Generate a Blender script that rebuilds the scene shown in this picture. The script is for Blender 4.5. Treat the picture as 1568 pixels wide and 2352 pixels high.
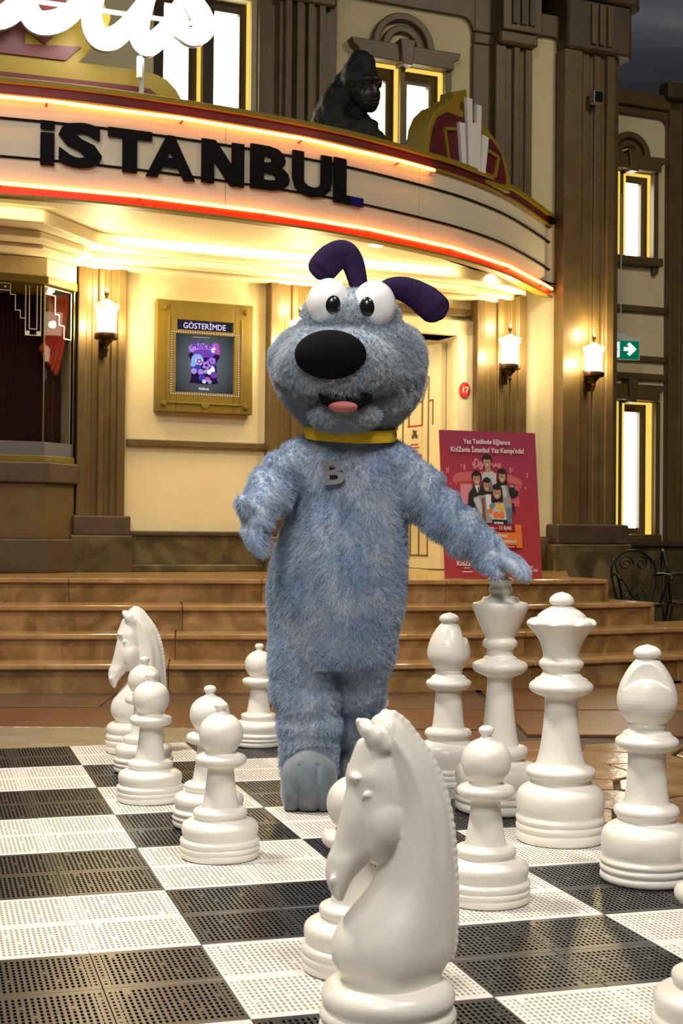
import bpy, bmesh, math, random
from mathutils import Vector, Matrix, noise

for o in list(bpy.data.objects):
    bpy.data.objects.remove(o, do_unlink=True)
scene = bpy.context.scene
COL = scene.collection
random.seed(7)
sin, cos, pi = math.sin, math.cos, math.pi
rad = math.radians

# ------------------------------------------------------------------ camera
CAM_H = 1.023
pit, roll = 0.0144, 0.0093
cam_d = bpy.data.cameras.new('camera')
cam = bpy.data.objects.new('camera', cam_d)
COL.objects.link(cam)
Fv = Vector((0, cos(pit), sin(pit)))
Uv = Vector((0, -sin(pit), cos(pit)))
Rv = Vector((1, 0, 0))
R3 = Rv * cos(roll) + Uv * sin(roll)
U3 = -Rv * sin(roll) + Uv * cos(roll)
mw = Matrix.Identity(4)
for i in range(3):
    mw[i][0] = R3[i]; mw[i][1] = U3[i]; mw[i][2] = -Fv[i]
mw[2][3] = CAM_H
cam.matrix_world = mw
cam_d.sensor_fit = 'VERTICAL'
cam_d.sensor_height = 24.0
cam_d.lens = 3227.7 * 24.0 / 2352.0
cam_d.clip_start = 0.05
cam_d.dof.use_dof = True
cam_d.dof.focus_distance = 5.0
cam_d.dof.aperture_fstop = 5.6
scene.camera = cam

# ------------------------------------------------------------------ world, exposure, hall lamps
world = bpy.data.worlds.new('hall_ambient')
scene.world = world
world.use_nodes = True
world.node_tree.nodes['Background'].inputs[0].default_value = (0.75, 0.72, 0.68, 1)
world.node_tree.nodes['Background'].inputs[1].default_value = 0.055
vs = scene.view_settings
vs.view_transform = 'Standard'
vs.look = 'None'
vs.exposure = 0.0
vs.gamma = 1.0
vs.use_curve_mapping = False


def area_lamp(name, loc, target, size, power, col, spread=110):
    d = bpy.data.lights.new(name, 'AREA')
    d.shape = 'DISK'; d.size = size; d.spread = rad(spread); d.energy = power; d.color = col
    o = bpy.data.objects.new(name, d)
    COL.objects.link(o)
    o.location = loc
    o.rotation_euler = (Vector(target) - Vector(loc)).to_track_quat('-Z', 'Y').to_euler()
    return o


def point_lamp(name, loc, power, col, r=0.04):
    d = bpy.data.lights.new(name, 'POINT')
    d.energy = power; d.color = col; d.shadow_soft_size = r
    o = bpy.data.objects.new(name, d)
    COL.objects.link(o); o.location = loc
    return o


def spot_lamp(name, loc, target, power, col, ang=100, blend=.6, r=.04):
    d = bpy.data.lights.new(name, 'SPOT')
    d.energy = power; d.color = col; d.shadow_soft_size = r
    d.spot_size = rad(ang); d.spot_blend = blend
    o = bpy.data.objects.new(name, d)
    COL.objects.link(o); o.location = loc
    o.rotation_euler = (Vector(target) - Vector(loc)).to_track_quat('-Z', 'Y').to_euler()
    return o


# lamps hanging under the hall ceiling above the plaza
area_lamp('hall_lamp', (-3.0, 5.0, 7.5), (-0.5, 5.0, 0), 1.2, 235, (1.0, .93, .80))
area_lamp('hall_lamp', (2.6, 1.5, 7.5), (0.6, 4.2, 0), 1.6, 125, (1.0, .93, .86))
area_lamp('hall_lamp', (-1.5, -2.5, 7.0), (0, 5.5, 0.6), 2.4, 160, (1.0, .95, .90))
area_lamp('hall_lamp', (5.5, 8.0, 8.0), (3.5, 13.0, 1.5), 1.5, 85, (1.0, .88, .66))

# ------------------------------------------------------------------ materials
def ramp(nt, fac, stops):
    r = nt.nodes.new('ShaderNodeValToRGB')
    while len(r.color_ramp.elements) < len(stops):
        r.color_ramp.elements.new(0.5)
    for e, (p, c) in zip(r.color_ramp.elements, stops):
        e.position = p; e.color = (*c, 1) if len(c) == 3 else c
    nt.links.new(fac, r.inputs[0])
    return r.outputs[0]


MATS = {}
def pmat(name, col, rough=.5, metal=0., col2=None, scale=6., detail=4., bump=0., bscale=40.,
         emis=None, estr=0., coat=0., stretch=None, trans=0., sheen=0., spec=.5, alpha=1.):
    if name in MATS: return MATS[name]
    m = bpy.data.materials.new(name); m.use_nodes = True
    nt = m.node_tree; b = nt.nodes['Principled BSDF']
    b.inputs['Base Color'].default_value = (*col, 1)
    b.inputs['Roughness'].default_value = rough
    b.inputs['Metallic'].default_value = metal
    b.inputs['Coat Weight'].default_value = coat
    b.inputs['Coat Roughness'].default_value = .25
    b.inputs['Transmission Weight'].default_value = trans
    b.inputs['Sheen Weight'].default_value = sheen
    b.inputs['Specular IOR Level'].default_value = spec
    b.inputs['Alpha'].default_value = alpha
    if emis:
        b.inputs['Emission Color'].default_value = (*emis, 1)
        b.inputs['Emission Strength'].default_value = estr
    if col2 or bump:
        tc = nt.nodes.new('ShaderNodeTexCoord')
        vec = tc.outputs['Object']
        if stretch:
            mp = nt.nodes.new('ShaderNodeMapping'); mp.inputs['Scale'].default_value = stretch
            nt.links.new(vec, mp.inputs[0]); vec = mp.outputs[0]
    if col2:
        n = nt.nodes.new('ShaderNodeTexNoise'); n.inputs['Scale'].default_value = scale
        n.inputs['Detail'].default_value = detail
        nt.links.new(vec, n.inputs['Vector'])
        c = ramp(nt, n.outputs['Fac'], [(.35, col), (.65, col2)])
        nt.links.new(c, b.inputs['Base Color'])
    if bump:
        n2 = nt.nodes.new('ShaderNodeTexNoise'); n2.inputs['Scale'].default_value = bscale
        n2.inputs['Detail'].default_value = 5
        nt.links.new(vec, n2.inputs['Vector'])
        bp = nt.nodes.new('ShaderNodeBump'); bp.inputs['Strength'].default_value = bump
        bp.inputs['Distance'].default_value = .01
        nt.links.new(n2.outputs['Fac'], bp.inputs['Height'])
        nt.links.new(bp.outputs[0], b.inputs['Normal'])
    MATS[name] = m
    return m


def emat(name, col, strength):
    if name in MATS: return MATS[name]
    m = bpy.data.materials.new(name); m.use_nodes = True
    nt = m.node_tree; nt.nodes.clear()
    e = nt.nodes.new('ShaderNodeEmission'); o = nt.nodes.new('ShaderNodeOutputMaterial')
    e.inputs[0].default_value = (*col, 1); e.inputs[1].default_value = strength
    nt.links.new(e.outputs[0], o.inputs[0]); MATS[name] = m
    return m


def marble_mat(name, dark, mid, light, rough=.22, scale=2.2):
    m = bpy.data.materials.new(name); m.use_nodes = True
    nt = m.node_tree; b = nt.nodes['Principled BSDF']
    b.inputs['Roughness'].default_value = rough
    tc = nt.nodes.new('ShaderNodeTexCoord')
    oi = nt.nodes.new('ShaderNodeObjectInfo')
    ad = nt.nodes.new('ShaderNodeVectorMath'); ad.operation = 'ADD'
    sc = nt.nodes.new('ShaderNodeVectorMath'); sc.operation = 'SCALE'; sc.inputs['Scale'].default_value = 9
    cb = nt.nodes.new('ShaderNodeCombineXYZ')
    nt.links.new(oi.outputs['Random'], cb.inputs[0]); nt.links.new(oi.outputs['Random'], cb.inputs[1])
    nt.links.new(cb.outputs[0], sc.inputs[0])
    nt.links.new(tc.outputs['Object'], ad.inputs[0]); nt.links.new(sc.outputs[0], ad.inputs[1])
    n = nt.nodes.new('ShaderNodeTexNoise'); n.inputs['Scale'].default_value = scale
    n.inputs['Detail'].default_value = 8; n.inputs['Distortion'].default_value = 1.2
    nt.links.new(ad.outputs[0], n.inputs['Vector'])
    c1 = ramp(nt, n.outputs['Fac'], [(.3, dark), (.5, mid), (.72, light)])
    v = nt.nodes.new('ShaderNodeTexNoise'); v.inputs['Scale'].default_value = scale * 1.7
    v.inputs['Detail'].default_value = 6; v.inputs['Distortion'].default_value = 2.5
    nt.links.new(ad.outputs[0], v.inputs['Vector'])
    vein = ramp(nt, v.outputs['Fac'], [(.49, (0, 0, 0)), (.505, (1, 1, 1)), (.52, (0, 0, 0))])
    mx = nt.nodes.new('ShaderNodeMix'); mx.data_type = 'RGBA'
    ml = nt.nodes.new('ShaderNodeMath'); ml.operation = 'MULTIPLY'; ml.inputs[1].default_value = .35
    nt.links.new(vein, ml.inputs[0])
    nt.links.new(ml.outputs[0], mx.inputs['Factor'])
    nt.links.new(c1, mx.inputs['A']); mx.inputs['B'].default_value = (*light, 1)
    nt.links.new(mx.outputs['Result'], b.inputs['Base Color'])
    MATS[name] = m
    return m


def mat_tile(name, base, hole, rough, bump):
    """perforated plastic mat module: rows of narrow slots with a solid rim"""
    m = bpy.data.materials.new(name); m.use_nodes = True
    nt = m.node_tree; b = nt.nodes['Principled BSDF']
    L = nt.links.new
    b.inputs['Roughness'].default_value = rough
    tc = nt.nodes.new('ShaderNodeTexCoord')
    sp = nt.nodes.new('ShaderNodeSeparateXYZ'); L(tc.outputs['Object'], sp.inputs[0])
    def M(op, a, v=None, **k):
        n = nt.nodes.new('ShaderNodeMath'); n.operation = op
        if hasattr(a, 'is_linked') or not isinstance(a, (int, float)): L(a, n.inputs[0])
        else: n.inputs[0].default_value = a
        if v is not None:
            if isinstance(v, (int, float)): n.inputs[1].default_value = v
            else: L(v, n.inputs[1])
        return n.outputs[0]
    S2 = .1365
    def slot(axis, n, fill, off=0.):
        t = M('MULTIPLY', M('ADD', axis, S2 + off), n / (2 * S2))
        f = M('FRACT', t)
        d = M('ABSOLUTE', M('SUBTRACT', f, .5))
        return M('LESS_THAN', d, fill / 2)
    mx = slot(sp.outputs['X'], 20, .50)
    my = slot(sp.outputs['Y'], 13, .72)
    ex = M('LESS_THAN', M('ABSOLUTE', sp.outputs['X']), .116)
    ey = M('LESS_THAN', M('ABSOLUTE', sp.outputs['Y']), .120)
    mask = M('MULTIPLY', M('MULTIPLY', mx, my), M('MULTIPLY', ex, ey))
    # second finer row of holes along the rim
    mx2 = slot(sp.outputs['Y'], 13, .5)
    e2 = M('LESS_THAN', M('ABSOLUTE', M('SUBTRACT', M('ABSOLUTE', sp.outputs['X']), .1265)), .0035)
    mask = M('MAXIMUM', mask, M('MULTIPLY', mx2, M('MULTIPLY', e2, ey)))
    # a few slots are bridged
    wn = nt.nodes.new('ShaderNodeTexWhiteNoise'); wn.noise_dimensions = '3D'
    sn = nt.nodes.new('ShaderNodeVectorMath'); sn.operation = 'SNAP'
    sn.inputs[1].default_value = (.01365, .021, 1)
    oi = nt.nodes.new('ShaderNodeObjectInfo')
    L(tc.outputs['Object'], sn.inputs[0]); L(sn.outputs[0], wn.inputs['Vector'])
    keep = M('LESS_THAN', wn.outputs['Value'], .985)
    mask = M('MULTIPLY', mask, keep)
    mix = nt.nodes.new('ShaderNodeMix'); mix.data_type = 'RGBA'
    n = nt.nodes.new('ShaderNodeTexNoise'); n.inputs['Scale'].default_value = 9
    n.inputs['Detail'].default_value = 6
    L(tc.outputs['Object'], n.inputs['Vector'])
    bc = ramp(nt, n.outputs['Fac'], [(.3, tuple(c * .86 for c in base)), (.65, base)])
    L(mask, mix.inputs['Factor']); L(bc, mix.inputs['A']); mix.inputs['B'].default_value = (*hole, 1)
    L(mix.outputs['Result'], b.inputs['Base Color'])
    bp = nt.nodes.new('ShaderNodeBump'); bp.inputs['Strength'].default_value = bump
    bp.inputs['Distance'].default_value = .004
    inv = M('SUBTRACT', 1.0, mask); L(M('MULTIPLY', inv, .5), b.inputs['Specular IOR Level']); L(inv, bp.inputs['Height']); L(bp.outputs[0], b.inputs['Normal'])
    MATS[name] = m
    return m


CREAM = pmat('cream_plaster', (.70, .60, .36), .75, col2=(.74, .645, .40), scale=3, bump=.15, bscale=120)
CREAM2 = pmat('cream_paint', (.72, .62, .40), .55, col2=(.75, .66, .44), scale=4)
BROWN = pmat('bronze_brown_stone', (.098, .061, .018), .42, col2=(.128, .082, .026), scale=5, bump=.2, bscale=60)
DARKBROWN = pmat('dark_brown_stone', (.055, .034, .018), .5, col2=(.08, .05, .026), scale=6, bump=.15, bscale=50)
PLINTH = marble_mat('green_brown_marble', (.045, .032, .013), (.085, .062, .024), (.19, .145, .065), .35, 3)
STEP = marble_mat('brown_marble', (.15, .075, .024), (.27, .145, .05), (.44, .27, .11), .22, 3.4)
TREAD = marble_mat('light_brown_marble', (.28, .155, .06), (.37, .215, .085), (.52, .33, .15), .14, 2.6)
GOLD = pmat('gold_paint', (.16, .108, .003), .5, col2=(.14, .092, .0025), scale=8, bump=.08, bscale=80)
OLIVE = pmat('ochre_yellow_paint', (.27, .185, .006), .5)
MAROON = pmat('maroon_paint', (.105, .010, .012), .45)
BLACK = pmat('black_paint', (.004, .004, .005), .8, spec=.15)
BLACKGL = pmat('black_gloss', (.008, .008, .009), .2)
IRON = pmat('black_wrought_iron', (.012, .011, .010), .35, metal=.6)
FRAME = pmat('dark_window_frame', (.035, .020, .010), .4)
BRONZE = pmat('antique_bronze', (.06, .03, .012), .35, metal=.7)
CHESS = pmat('ivory_plastic', (.80, .765, .68), .34, col2=(.82, .79, .71), scale=12, coat=.15, bump=.03, bscale=90)
WINDOWLIT = emat('lit_window_glass', (1, .94, .76), 10.0)
LAMPGLASS = emat('lit_lamp_glass', (1, .87, .58), 9.0)
NEON = emat('red_neon_tube', (1, .26, .06), 13.0)
WHITENEON = emat('white_sign_light', (1, .95, .82), 14.0)
RED = pmat('red_enamel', (.75, .035, .008), .4)
WHITE = pmat('white_paint', (.80, .79, .76), .5)
GREY = pmat('grey_metal', (.35, .35, .35), .4, metal=.5)

# ------------------------------------------------------------------ mesh helpers
def link(name, me, parent=None, loc=None, rz=None):
    o = bpy.data.objects.new(name, me)
    COL.objects.link(o)
    if parent: o.parent = parent
    if loc is not None: o.location = loc
    if rz is not None: o.rotation_euler = (0, 0, rz)
    return o


def obj(name, bm, mat, parent=None, loc=None, rz=None, smooth=None, bevel=0, segs=2, label=None, kind=None):
    """finish a bmesh as ONE mesh object"""
    bmesh.ops.recalc_face_normals(bm, faces=bm.faces)
    if smooth is not None:
        lim = rad(smooth)
        for f in bm.faces: f.smooth = True
        for e in bm.edges:
            e.smooth = not (len(e.link_faces) == 2 and e.calc_face_angle(0) > lim)
    me = bpy.data.meshes.new(name); bm.to_mesh(me); bm.free()
    for m_ in (mat if isinstance(mat, (list, tuple)) else [mat]): me.materials.append(m_)
    o = link(name, me, parent, loc, rz)
    if bevel:
        md = o.modifiers.new('bevel', 'BEVEL'); md.width = bevel; md.segments = segs
        md.limit_method = 'ANGLE'; md.angle_limit = rad(40)
        md.harden_normals = False
    if label: o['label'] = label
    if kind: o['kind'] = kind
    return o


def thing(name, label, cat, loc=(0, 0, 0), rz=0., group=None, kind=None):
    o = bpy.data.objects.new(name, None); COL.objects.link(o)
    o.empty_display_size = .1
    o.location = loc; o.rotation_euler = (0, 0, rz)
    o['label'] = label; o['category'] = cat
    if group: o['group'] = group
    if kind: o['kind'] = kind
    return o


def tag(o, label, cat, group=None, kind=None):
    o['label'] = label; o['category'] = cat
    if group: o['group'] = group
    if kind: o['kind'] = kind
    return o


def box(bm, x0, x1, y0, y1, z0, z1, mi=0):
    vs_ = [bm.verts.new((x, y, z)) for z in (z0, z1) for y in (y0, y1) for x in (x0, x1)]
    for q in ((0, 2, 3, 1), (4, 5, 7, 6), (0, 1, 5, 4), (2, 6, 7, 3), (0, 4, 6, 2), (1, 3, 7, 5)):
        f = bm.faces.new([vs_[i] for i in q]); f.material_index = mi
    return vs_


def prism(bm, poly, z0, z1, mi=0, axis='z'):
    """extrude a 2D polygon; axis 'z': (x,y)->z ; axis 'y': poly is (x,z), extruded along y from z0 to z1"""
    def P(p, h): return (p[0], p[1], h) if axis == 'z' else (p[0], h, p[1])
    a = [bm.verts.new(P(p, z0)) for p in poly]; b = [bm.verts.new(P(p, z1)) for p in poly]
    n = len(poly)
    fs = [bm.faces.new(a), bm.faces.new(b)]
    for i in range(n): fs.append(bm.faces.new((a[i], a[(i + 1) % n], b[(i + 1) % n], b[i])))
    for f in fs: f.material_index = mi


def lathe(bm, prof, segs=48, center=(0, 0, 0), mi=0):
    cx, cy, cz = center
    rings = []
    for r, z in prof:
        if r < 1e-5: rings.append([bm.verts.new((cx, cy, cz + z))])
        else: rings.append([bm.verts.new((cx + r * cos(2 * pi * i / segs), cy + r * sin(2 * pi * i / segs), cz + z)) for i in range(segs)])
    for a, b in zip(rings, rings[1:]):
        for i in range(segs):
            j = (i + 1) % segs
            if len(a) == 1 and len(b) == 1: continue
            if len(a) == 1: f = bm.faces.new((a[0], b[i], b[j]))
            elif len(b) == 1: f = bm.faces.new((a[i], a[j], b[0]))
            else: f = bm.faces.new((a[i], a[j], b[j], b[i]))
            f.material_index = mi
    for r in (rings[0], rings[-1]):
        if len(r) > 1:
            f = bm.faces.new(r); f.material_index = mi
    return rings


def loft(bm, rings, closed=True, mi=0):
    R = [[bm.verts.new(p) for p in r] for r in rings]
    n = len(R[0])
    for a, b in zip(R, R[1:]):
        for i in range(n):
            f = bm.faces.new((a[i], a[(i + 1) % n], b[(i + 1) % n], b[i])); f.material_index = mi
    if closed:
        bm.faces.new(R[0]).material_index = mi; bm.faces.new(R[-1]).material_index = mi


def tube(bm, pts, rads, segs=12, caps=True, mi=0):
    pts = [Vector(p) for p in pts]
    if isinstance(rads, (int, float)): rads = [rads] * len(pts)
    if caps:
        d0 = (pts[0] - pts[1]).normalized(); d1 = (pts[-1] - pts[-2]).normalized()
        r0, r1 = rads[0], rads[-1]
        A = [(pts[0] + d0 * r0 * sin(a), r0 * cos(a)) for a in (1.45, 1.1, .6)]
        B = [(pts[-1] + d1 * r1 * sin(a), r1 * cos(a)) for a in (.6, 1.1, 1.45)]
        pts = [a[0] for a in A] + pts + [b[0] for b in B]
        rads = [a[1] for a in A] + list(rads) + [b[1] for b in B]
    rings = []; t = (pts[1] - pts[0]).normalized()
    up = Vector((0, 0, 1)) if abs(t.z) < .9 else Vector((1, 0, 0))
    n = t.cross(up).normalized()
    for i, p in enumerate(pts):
        if i == 0: t = (pts[1] - pts[0])
        elif i == len(pts) - 1: t = (pts[-1] - pts[-2])
        else: t = (pts[i + 1] - pts[i]).normalized() + (pts[i] - pts[i - 1]).normalized()
        t.normalize()
        n = (n - t * n.dot(t)).normalized(); b = t.cross(n)
        rings.append([p + (n * cos(2 * pi * k / segs) + b * sin(2 * pi * k / segs)) * rads[i] for k in range(segs)])
    loft(bm, rings, True, mi)


def ball(bm, c, r, u=16, v=10, mi=0, rot=None):
    if isinstance(r, (int, float)): r = (r, r, r)
    M = Matrix.Translation(c) @ (rot.to_4x4() if rot else Matrix.Identity(4)) @ Matrix.Diagonal((*r, 1))
    g = bmesh.ops.create_uvsphere(bm, u_segments=u, v_segments=v, radius=1, matrix=M)
    for vv in g['verts']:
        for f in vv.link_faces: f.material_index = mi


def catmull(P, n=6):
    P = [Vector(p) for p in P]
    P = [2 * P[0] - P[1]] + P + [2 * P[-1] - P[-2]]
    o = []
    for i in range(1, len(P) - 2):
        a, b, c, d = P[i - 1:i + 3]
        for k in range(n):
            t = k / n
            o.append(.5 * (2 * b + (c - a) * t + (2 * a - 5 * b + 4 * c - d) * t * t + (3 * b - a - 3 * c + d) * t ** 3))
    o.append(P[-2])
    return o


def smooth_prof(prof, n=4):
    return [(max(p.x, 0), p.y) for p in catmull([(r, z) for r, z in prof] if False else [Vector((r, z)) for r, z in prof], n)]


def evaluated_mesh(o):
    dg = bpy.context.evaluated_depsgraph_get()
    dg.update()
    return bpy.data.meshes.new_from_object(o.evaluated_get(dg))


def remesh(bm, voxel, iters=6, fac=.5):
    me = bpy.data.meshes.new('tmp'); bmesh.ops.recalc_face_normals(bm, faces=bm.faces); bm.to_mesh(me); bm.free()
    o = link('tmp', me)
    r = o.modifiers.new('r', 'REMESH'); r.mode = 'VOXEL'; r.voxel_size = voxel; r.use_smooth_shade = True
    s = o.modifiers.new('s', 'SMOOTH'); s.iterations = iters; s.factor = fac
    out = evaluated_mesh(o)
    bpy.data.objects.remove(o, do_unlink=True)
    for p in out.polygons: p.use_smooth = True
    return out


def text_bm(s, size=1., extrude=0., offset=0., align='CENTER', spacing=1., shear=0.):
    c = bpy.data.curves.new('t', 'FONT'); c.body = s; c.size = size; c.extrude = extrude
    c.offset = offset; c.align_x = align; c.align_y = 'CENTER'; c.space_character = spacing; c.shear = shear
    c.resolution_u = 3
    o = bpy.data.objects.new('t', c); COL.objects.link(o)
    me = evaluated_mesh(o)
    bpy.data.objects.remove(o, do_unlink=True)
    bm = bmesh.new(); bm.from_mesh(me); bpy.data.meshes.remove(me)
    return bm


def merge(dst, src, M=None, mi=0):
    if M is not None: bmesh.ops.transform(src, matrix=M, verts=src.verts)
    m = {v: dst.verts.new(v.co) for v in src.verts}
    for f in src.faces:
        try:
            nf = dst.faces.new([m[v] for v in f.verts]); nf.material_index = mi
        except ValueError: pass
    src.free()


# text/print lying in the local XZ plane, facing -Y (towards the viewer)
UPRIGHT = Matrix(((1, 0, 0, 0), (0, 0, -1, 0), (0, 1, 0, 0), (0, 0, 0, 1)))


def text_on(bm, s, x, z, h, y, mi=0, bold=0., width=None, align='CENTER', thick=.0004, tilt=0., shear=0.):
    t = text_bm(s, 1.0, 0, bold, align, shear=shear)
    xs = [v.co.x for v in t.verts]
    sc = h / .73
    M = Matrix.Translation((x, y, z)) @ Matrix.Rotation(-tilt, 4, 'Y') @ UPRIGHT
    sx = sc if not width else width / (max(xs) - min(xs))
    M = M @ Matrix.Diagonal((sx, sc, 1, 1))
    merge(bm, t, M, mi)


def flat(bm, poly, y, mi=0):
    f = bm.faces.new([bm.verts.new((p[0], y, p[1])) for p in poly]); f.material_index = mi


def ell(cx, cz, rx, rz, n=20, rot=0., a0=0., a1=2 * pi):
    full = abs(a1 - a0 - 2 * pi) < 1e-6
    k = n if full else n + 1
    out = []
    for i in range(k):
        a = a0 + (a1 - a0) * i / n
        x, z = rx * cos(a), rz * sin(a)
        out.append((cx + x * cos(rot) - z * sin(rot), cz + x * sin(rot) + z * cos(rot)))
    return out


def copy_tree(o, parent=None):
    c = o.copy(); COL.objects.link(c)
    c.parent = parent
    for ch in [k for k in bpy.data.objects if k.parent == o]: copy_tree(ch, c)
    return c

# ================================================================== SETTING
FAZ = rad(23.5)
FAO = Vector((-2.26, 11.5, 0))


def FA(u, y, z=0.):
    return FAO + Vector((u * cos(FAZ) - y * sin(FAZ), u * sin(FAZ) + y * cos(FAZ), z))


# ---------------------------------------------------------------- floor
FLOORBASE = pmat('dark_floor_grout', (.03, .02, .014), .6)
bm = bmesh.new(); box(bm, -14, 16, -6, 26, -.12, -.030)
floor = obj('floor', bm, FLOORBASE); floor['kind'] = 'structure'
SLABBROWN = pmat('reddish_brown_stamped_concrete', (.095, .036, .014), .28, col2=(.16, .066, .026), scale=3.5, stretch=(1, 4, 1), bump=.25, bscale=25)
SLABDARK = pmat('dark_brown_paving', (.075, .036, .018), .35, col2=(.11, .055, .026), scale=4, bump=.2, bscale=30)
SLABGREY = pmat('grey_beige_paving', (.19, .145, .085), .4, col2=(.25, .195, .12), scale=5, bump=.2, bscale=30)
SLABORANGE = pmat('orange_brown_paving', (.34, .105, .022), .35, col2=(.42, .15, .035), scale=4, bump=.2, bscale=30)
FLAG = pmat('tan_flagstone', (.20, .105, .045), .19, col2=(.32, .19, .095), scale=5, bump=.22, bscale=14)


def slab(poly, m, name='paving_slab', h=.018, gap=.006):
    cx = sum(p[0] for p in poly) / len(poly); cy = sum(p[1] for p in poly) / len(poly)
    q = []
    for x, y in poly:
        d = math.hypot(x - cx, y - cy); k = max(0, (d - gap) / d)
        q.append(((x - cx) * k, (y - cy) * k))
    b = bmesh.new(); prism(b, q, -h, 0)
    return obj(name, b, m, floor, (cx, cy, -.014), bevel=.004, segs=1)


# bands of slabs between the mat and the steps
def band(y0, y1, x0, x1, slope, n, m, jit=.15):
    w = (x1 - x0) / n
    xs = [x0 + w * i + (random.uniform(-jit, jit) if 0 < i < n else 0) for i in range(n + 1)]
    for a, b in zip(xs, xs[1:]):
        slab([(a, y0 + slope * a), (b, y0 + slope * b), (b, y1 + slope * b), (a, y1 + slope * a)], m)


band(8.28, 9.7, -5.0, .9, .05, 5, SLABDARK)
band(7.44, 8.28, -5.0, .9, .03, 6, SLABBROWN)
band(6.35, 7.42, -1.85, -.1, .02, 2, SLABGREY)
slab([(-1.98, 6.3), (-1.86, 6.3), (-1.86, 6.9), (-2.55, 7.42), (-2.68, 7.42)], SLABDARK)
slab([(-4.6, 5.6), (-1.99, 5.6), (-1.99, 6.3), (-2.69, 7.42), (-4.6, 7.42)], SLABORANGE)
slab([(-.09, 6.9), (.90, 7.0), (.90, 7.42), (-.09, 7.41)], SLABBROWN)
slab([(.93, 8.3), (2.0, 8.4), (2.0, 10.1), (.93, 9.6)], SLABBROWN)
slab([(.97, 7.3), (1.9, 7.3), (2.0, 8.36), (.97, 8.26)], SLABBROWN)

# flagstones right of the mat : clipped Voronoi cells
def clip(poly, nx, ny, c):
    out = []
    for i in range(len(poly)):
        a, b = poly[i], poly[(i + 1) % len(poly)]
        da, db = a[0] * nx + a[1] * ny - c, b[0] * nx + b[1] * ny - c
        if da <= 0: out.append(a)
        if da * db < 0:
            t = da / (da - db); out.append((a[0] + (b[0] - a[0]) * t, a[1] + (b[1] - a[1]) * t))
    return out


rnd = random.Random(3)
pts = []
for i in range(-1, 11):
    for j in range(-1, 22):
        pts.append((.4 + .44 * i + (.22 if j % 2 else 0) + rnd.uniform(-.12, .12), 3.2 + .34 * j + rnd.uniform(-.1, .1)))
for k, (x, y) in enumerate(pts):
    if not (.55 < x < 4.3 and 3.4 < y < 10.6): continue
    if y > 7.1 and x < 1.95: continue
    if y > 9.6 + .5 * (x - 1.9): continue
    c = [(x - .6, y - .6), (x + .6, y - .6), (x + .6, y + .6), (x - .6, y + .6)]
    for x2, y2 in pts:
        if (x2, y2) != (x, y) and abs(x2 - x) < 1.3 and abs(y2 - y) < 1.3:
            nx, ny = x2 - x, y2 - y
            c = clip(c, nx, ny, (x2 * x2 + y2 * y2 - x * x - y * y) / 2)
            if len(c) < 3: break
    if len(c) < 3: continue
    c = clip(c, -1, 0, -1.96) if y > 7.1 else c
    if len(c) >= 3:
        o = slab(c, FLAG, 'flagstone', .02 , .014)
        o.location.z = -.014 + rnd.uniform(-.004, .0)
        o.rotation_euler = (rnd.uniform(-.006, .006), rnd.uniform(-.006, .006), 0)

# ---------------------------------------------------------------- painted sky ceiling
m = bpy.data.materials.new('painted_night_sky'); m.use_nodes = True
nt = m.node_tree; b = nt.nodes['Principled BSDF']; b.inputs['Roughness'].default_value = .9
tc = nt.nodes.new('ShaderNodeTexCoord'); mp = nt.nodes.new('ShaderNodeMapping'); mp.inputs['Scale'].default_value = (.12, .34, 1)
nz = nt.nodes.new('ShaderNodeTexNoise'); nz.inputs['Scale'].default_value = 1.6; nz.inputs['Detail'].default_value = 6
nt.links.new(tc.outputs['Object'], mp.inputs[0]); nt.links.new(mp.outputs[0], nz.inputs['Vector'])
c = ramp(nt, nz.outputs['Fac'], [(.38, (.11, .11, .14)), (.55, (.17, .175, .19)), (.7, (.27, .28, .26))])
nt.links.new(c, b.inputs['Base Color'])
bm = bmesh.new(); box(bm, -14, 22, -6, 45, 9.6, 9.75)
ceiling = obj('ceiling', bm, m); ceiling['kind'] = 'structure'
bm = bmesh.new(); box(bm, -14, 22, 44.9, 45.2, 0, 9.6)
wb = obj('wall_back', bm, m); wb['kind'] = 'structure'
spot_lamp('added_sky_uplight', (6.0, 17.0, 6.3), (7.5, 24, 9.6), 1500, (.95, .95, 1.0), 150)  # unseen uplight, added to brighten the painted ceiling

# ---------------------------------------------------------------- staircase
stairs = thing('staircase', 'wide brown marble steps rising to the theatre entrance', 'stairs', (0, 9.5, 0))
SO = Vector((0, 9.5, 0))
STEPS = [
    [(-6, 8.42), (-2.14, 8.86), (-.5, 9.03), (.4, 9.14), (.95, 9.30), (2.44, 10.02), (4.6, 11.15)],
    [(-6, 8.70), (-2.21, 9.15), (-.52, 9.34), (.4, 9.45), (.95, 9.63), (2.56, 10.47), (4.6, 11.5)],
    [(-6, 9.00), (-2.28, 9.45), (-.55, 9.68), (.4, 9.80), (.95, 9.98), (2.40, 10.76)],
    [(-6, 9.45), (-2.4, 9.90), (-.57, 10.12), (.4, 10.24), (.95, 10.39), (2.06, 10.82)]]
RISE = .17


def resample(pl, step):
    P = catmull([Vector((*p, 0)) for p in pl], 8)
    L = [0]
    for a, b in zip(P, P[1:]): L.append(L[-1] + (b - a).length)
    n = max(1, round(L[-1] / step))
    cuts = [L[-1] * i / n for i in range(n + 1)]
    def at(s):
        for i in range(len(P) - 1):
            if s <= L[i + 1] + 1e-9:
                k = (s - L[i]) / max(1e-9, L[i + 1] - L[i]); return P[i].lerp(P[i + 1], k)
        return P[-1]
    return at, cuts


def offs(at, s, d, e=.01):
    p = at(s); t = (at(s + e) - at(max(0, s - e)))
    if t.length < 1e-6: t = at(s) - at(s - e)
    t.normalize(); return p + Vector((-t.y, t.x, 0)) * d


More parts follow.
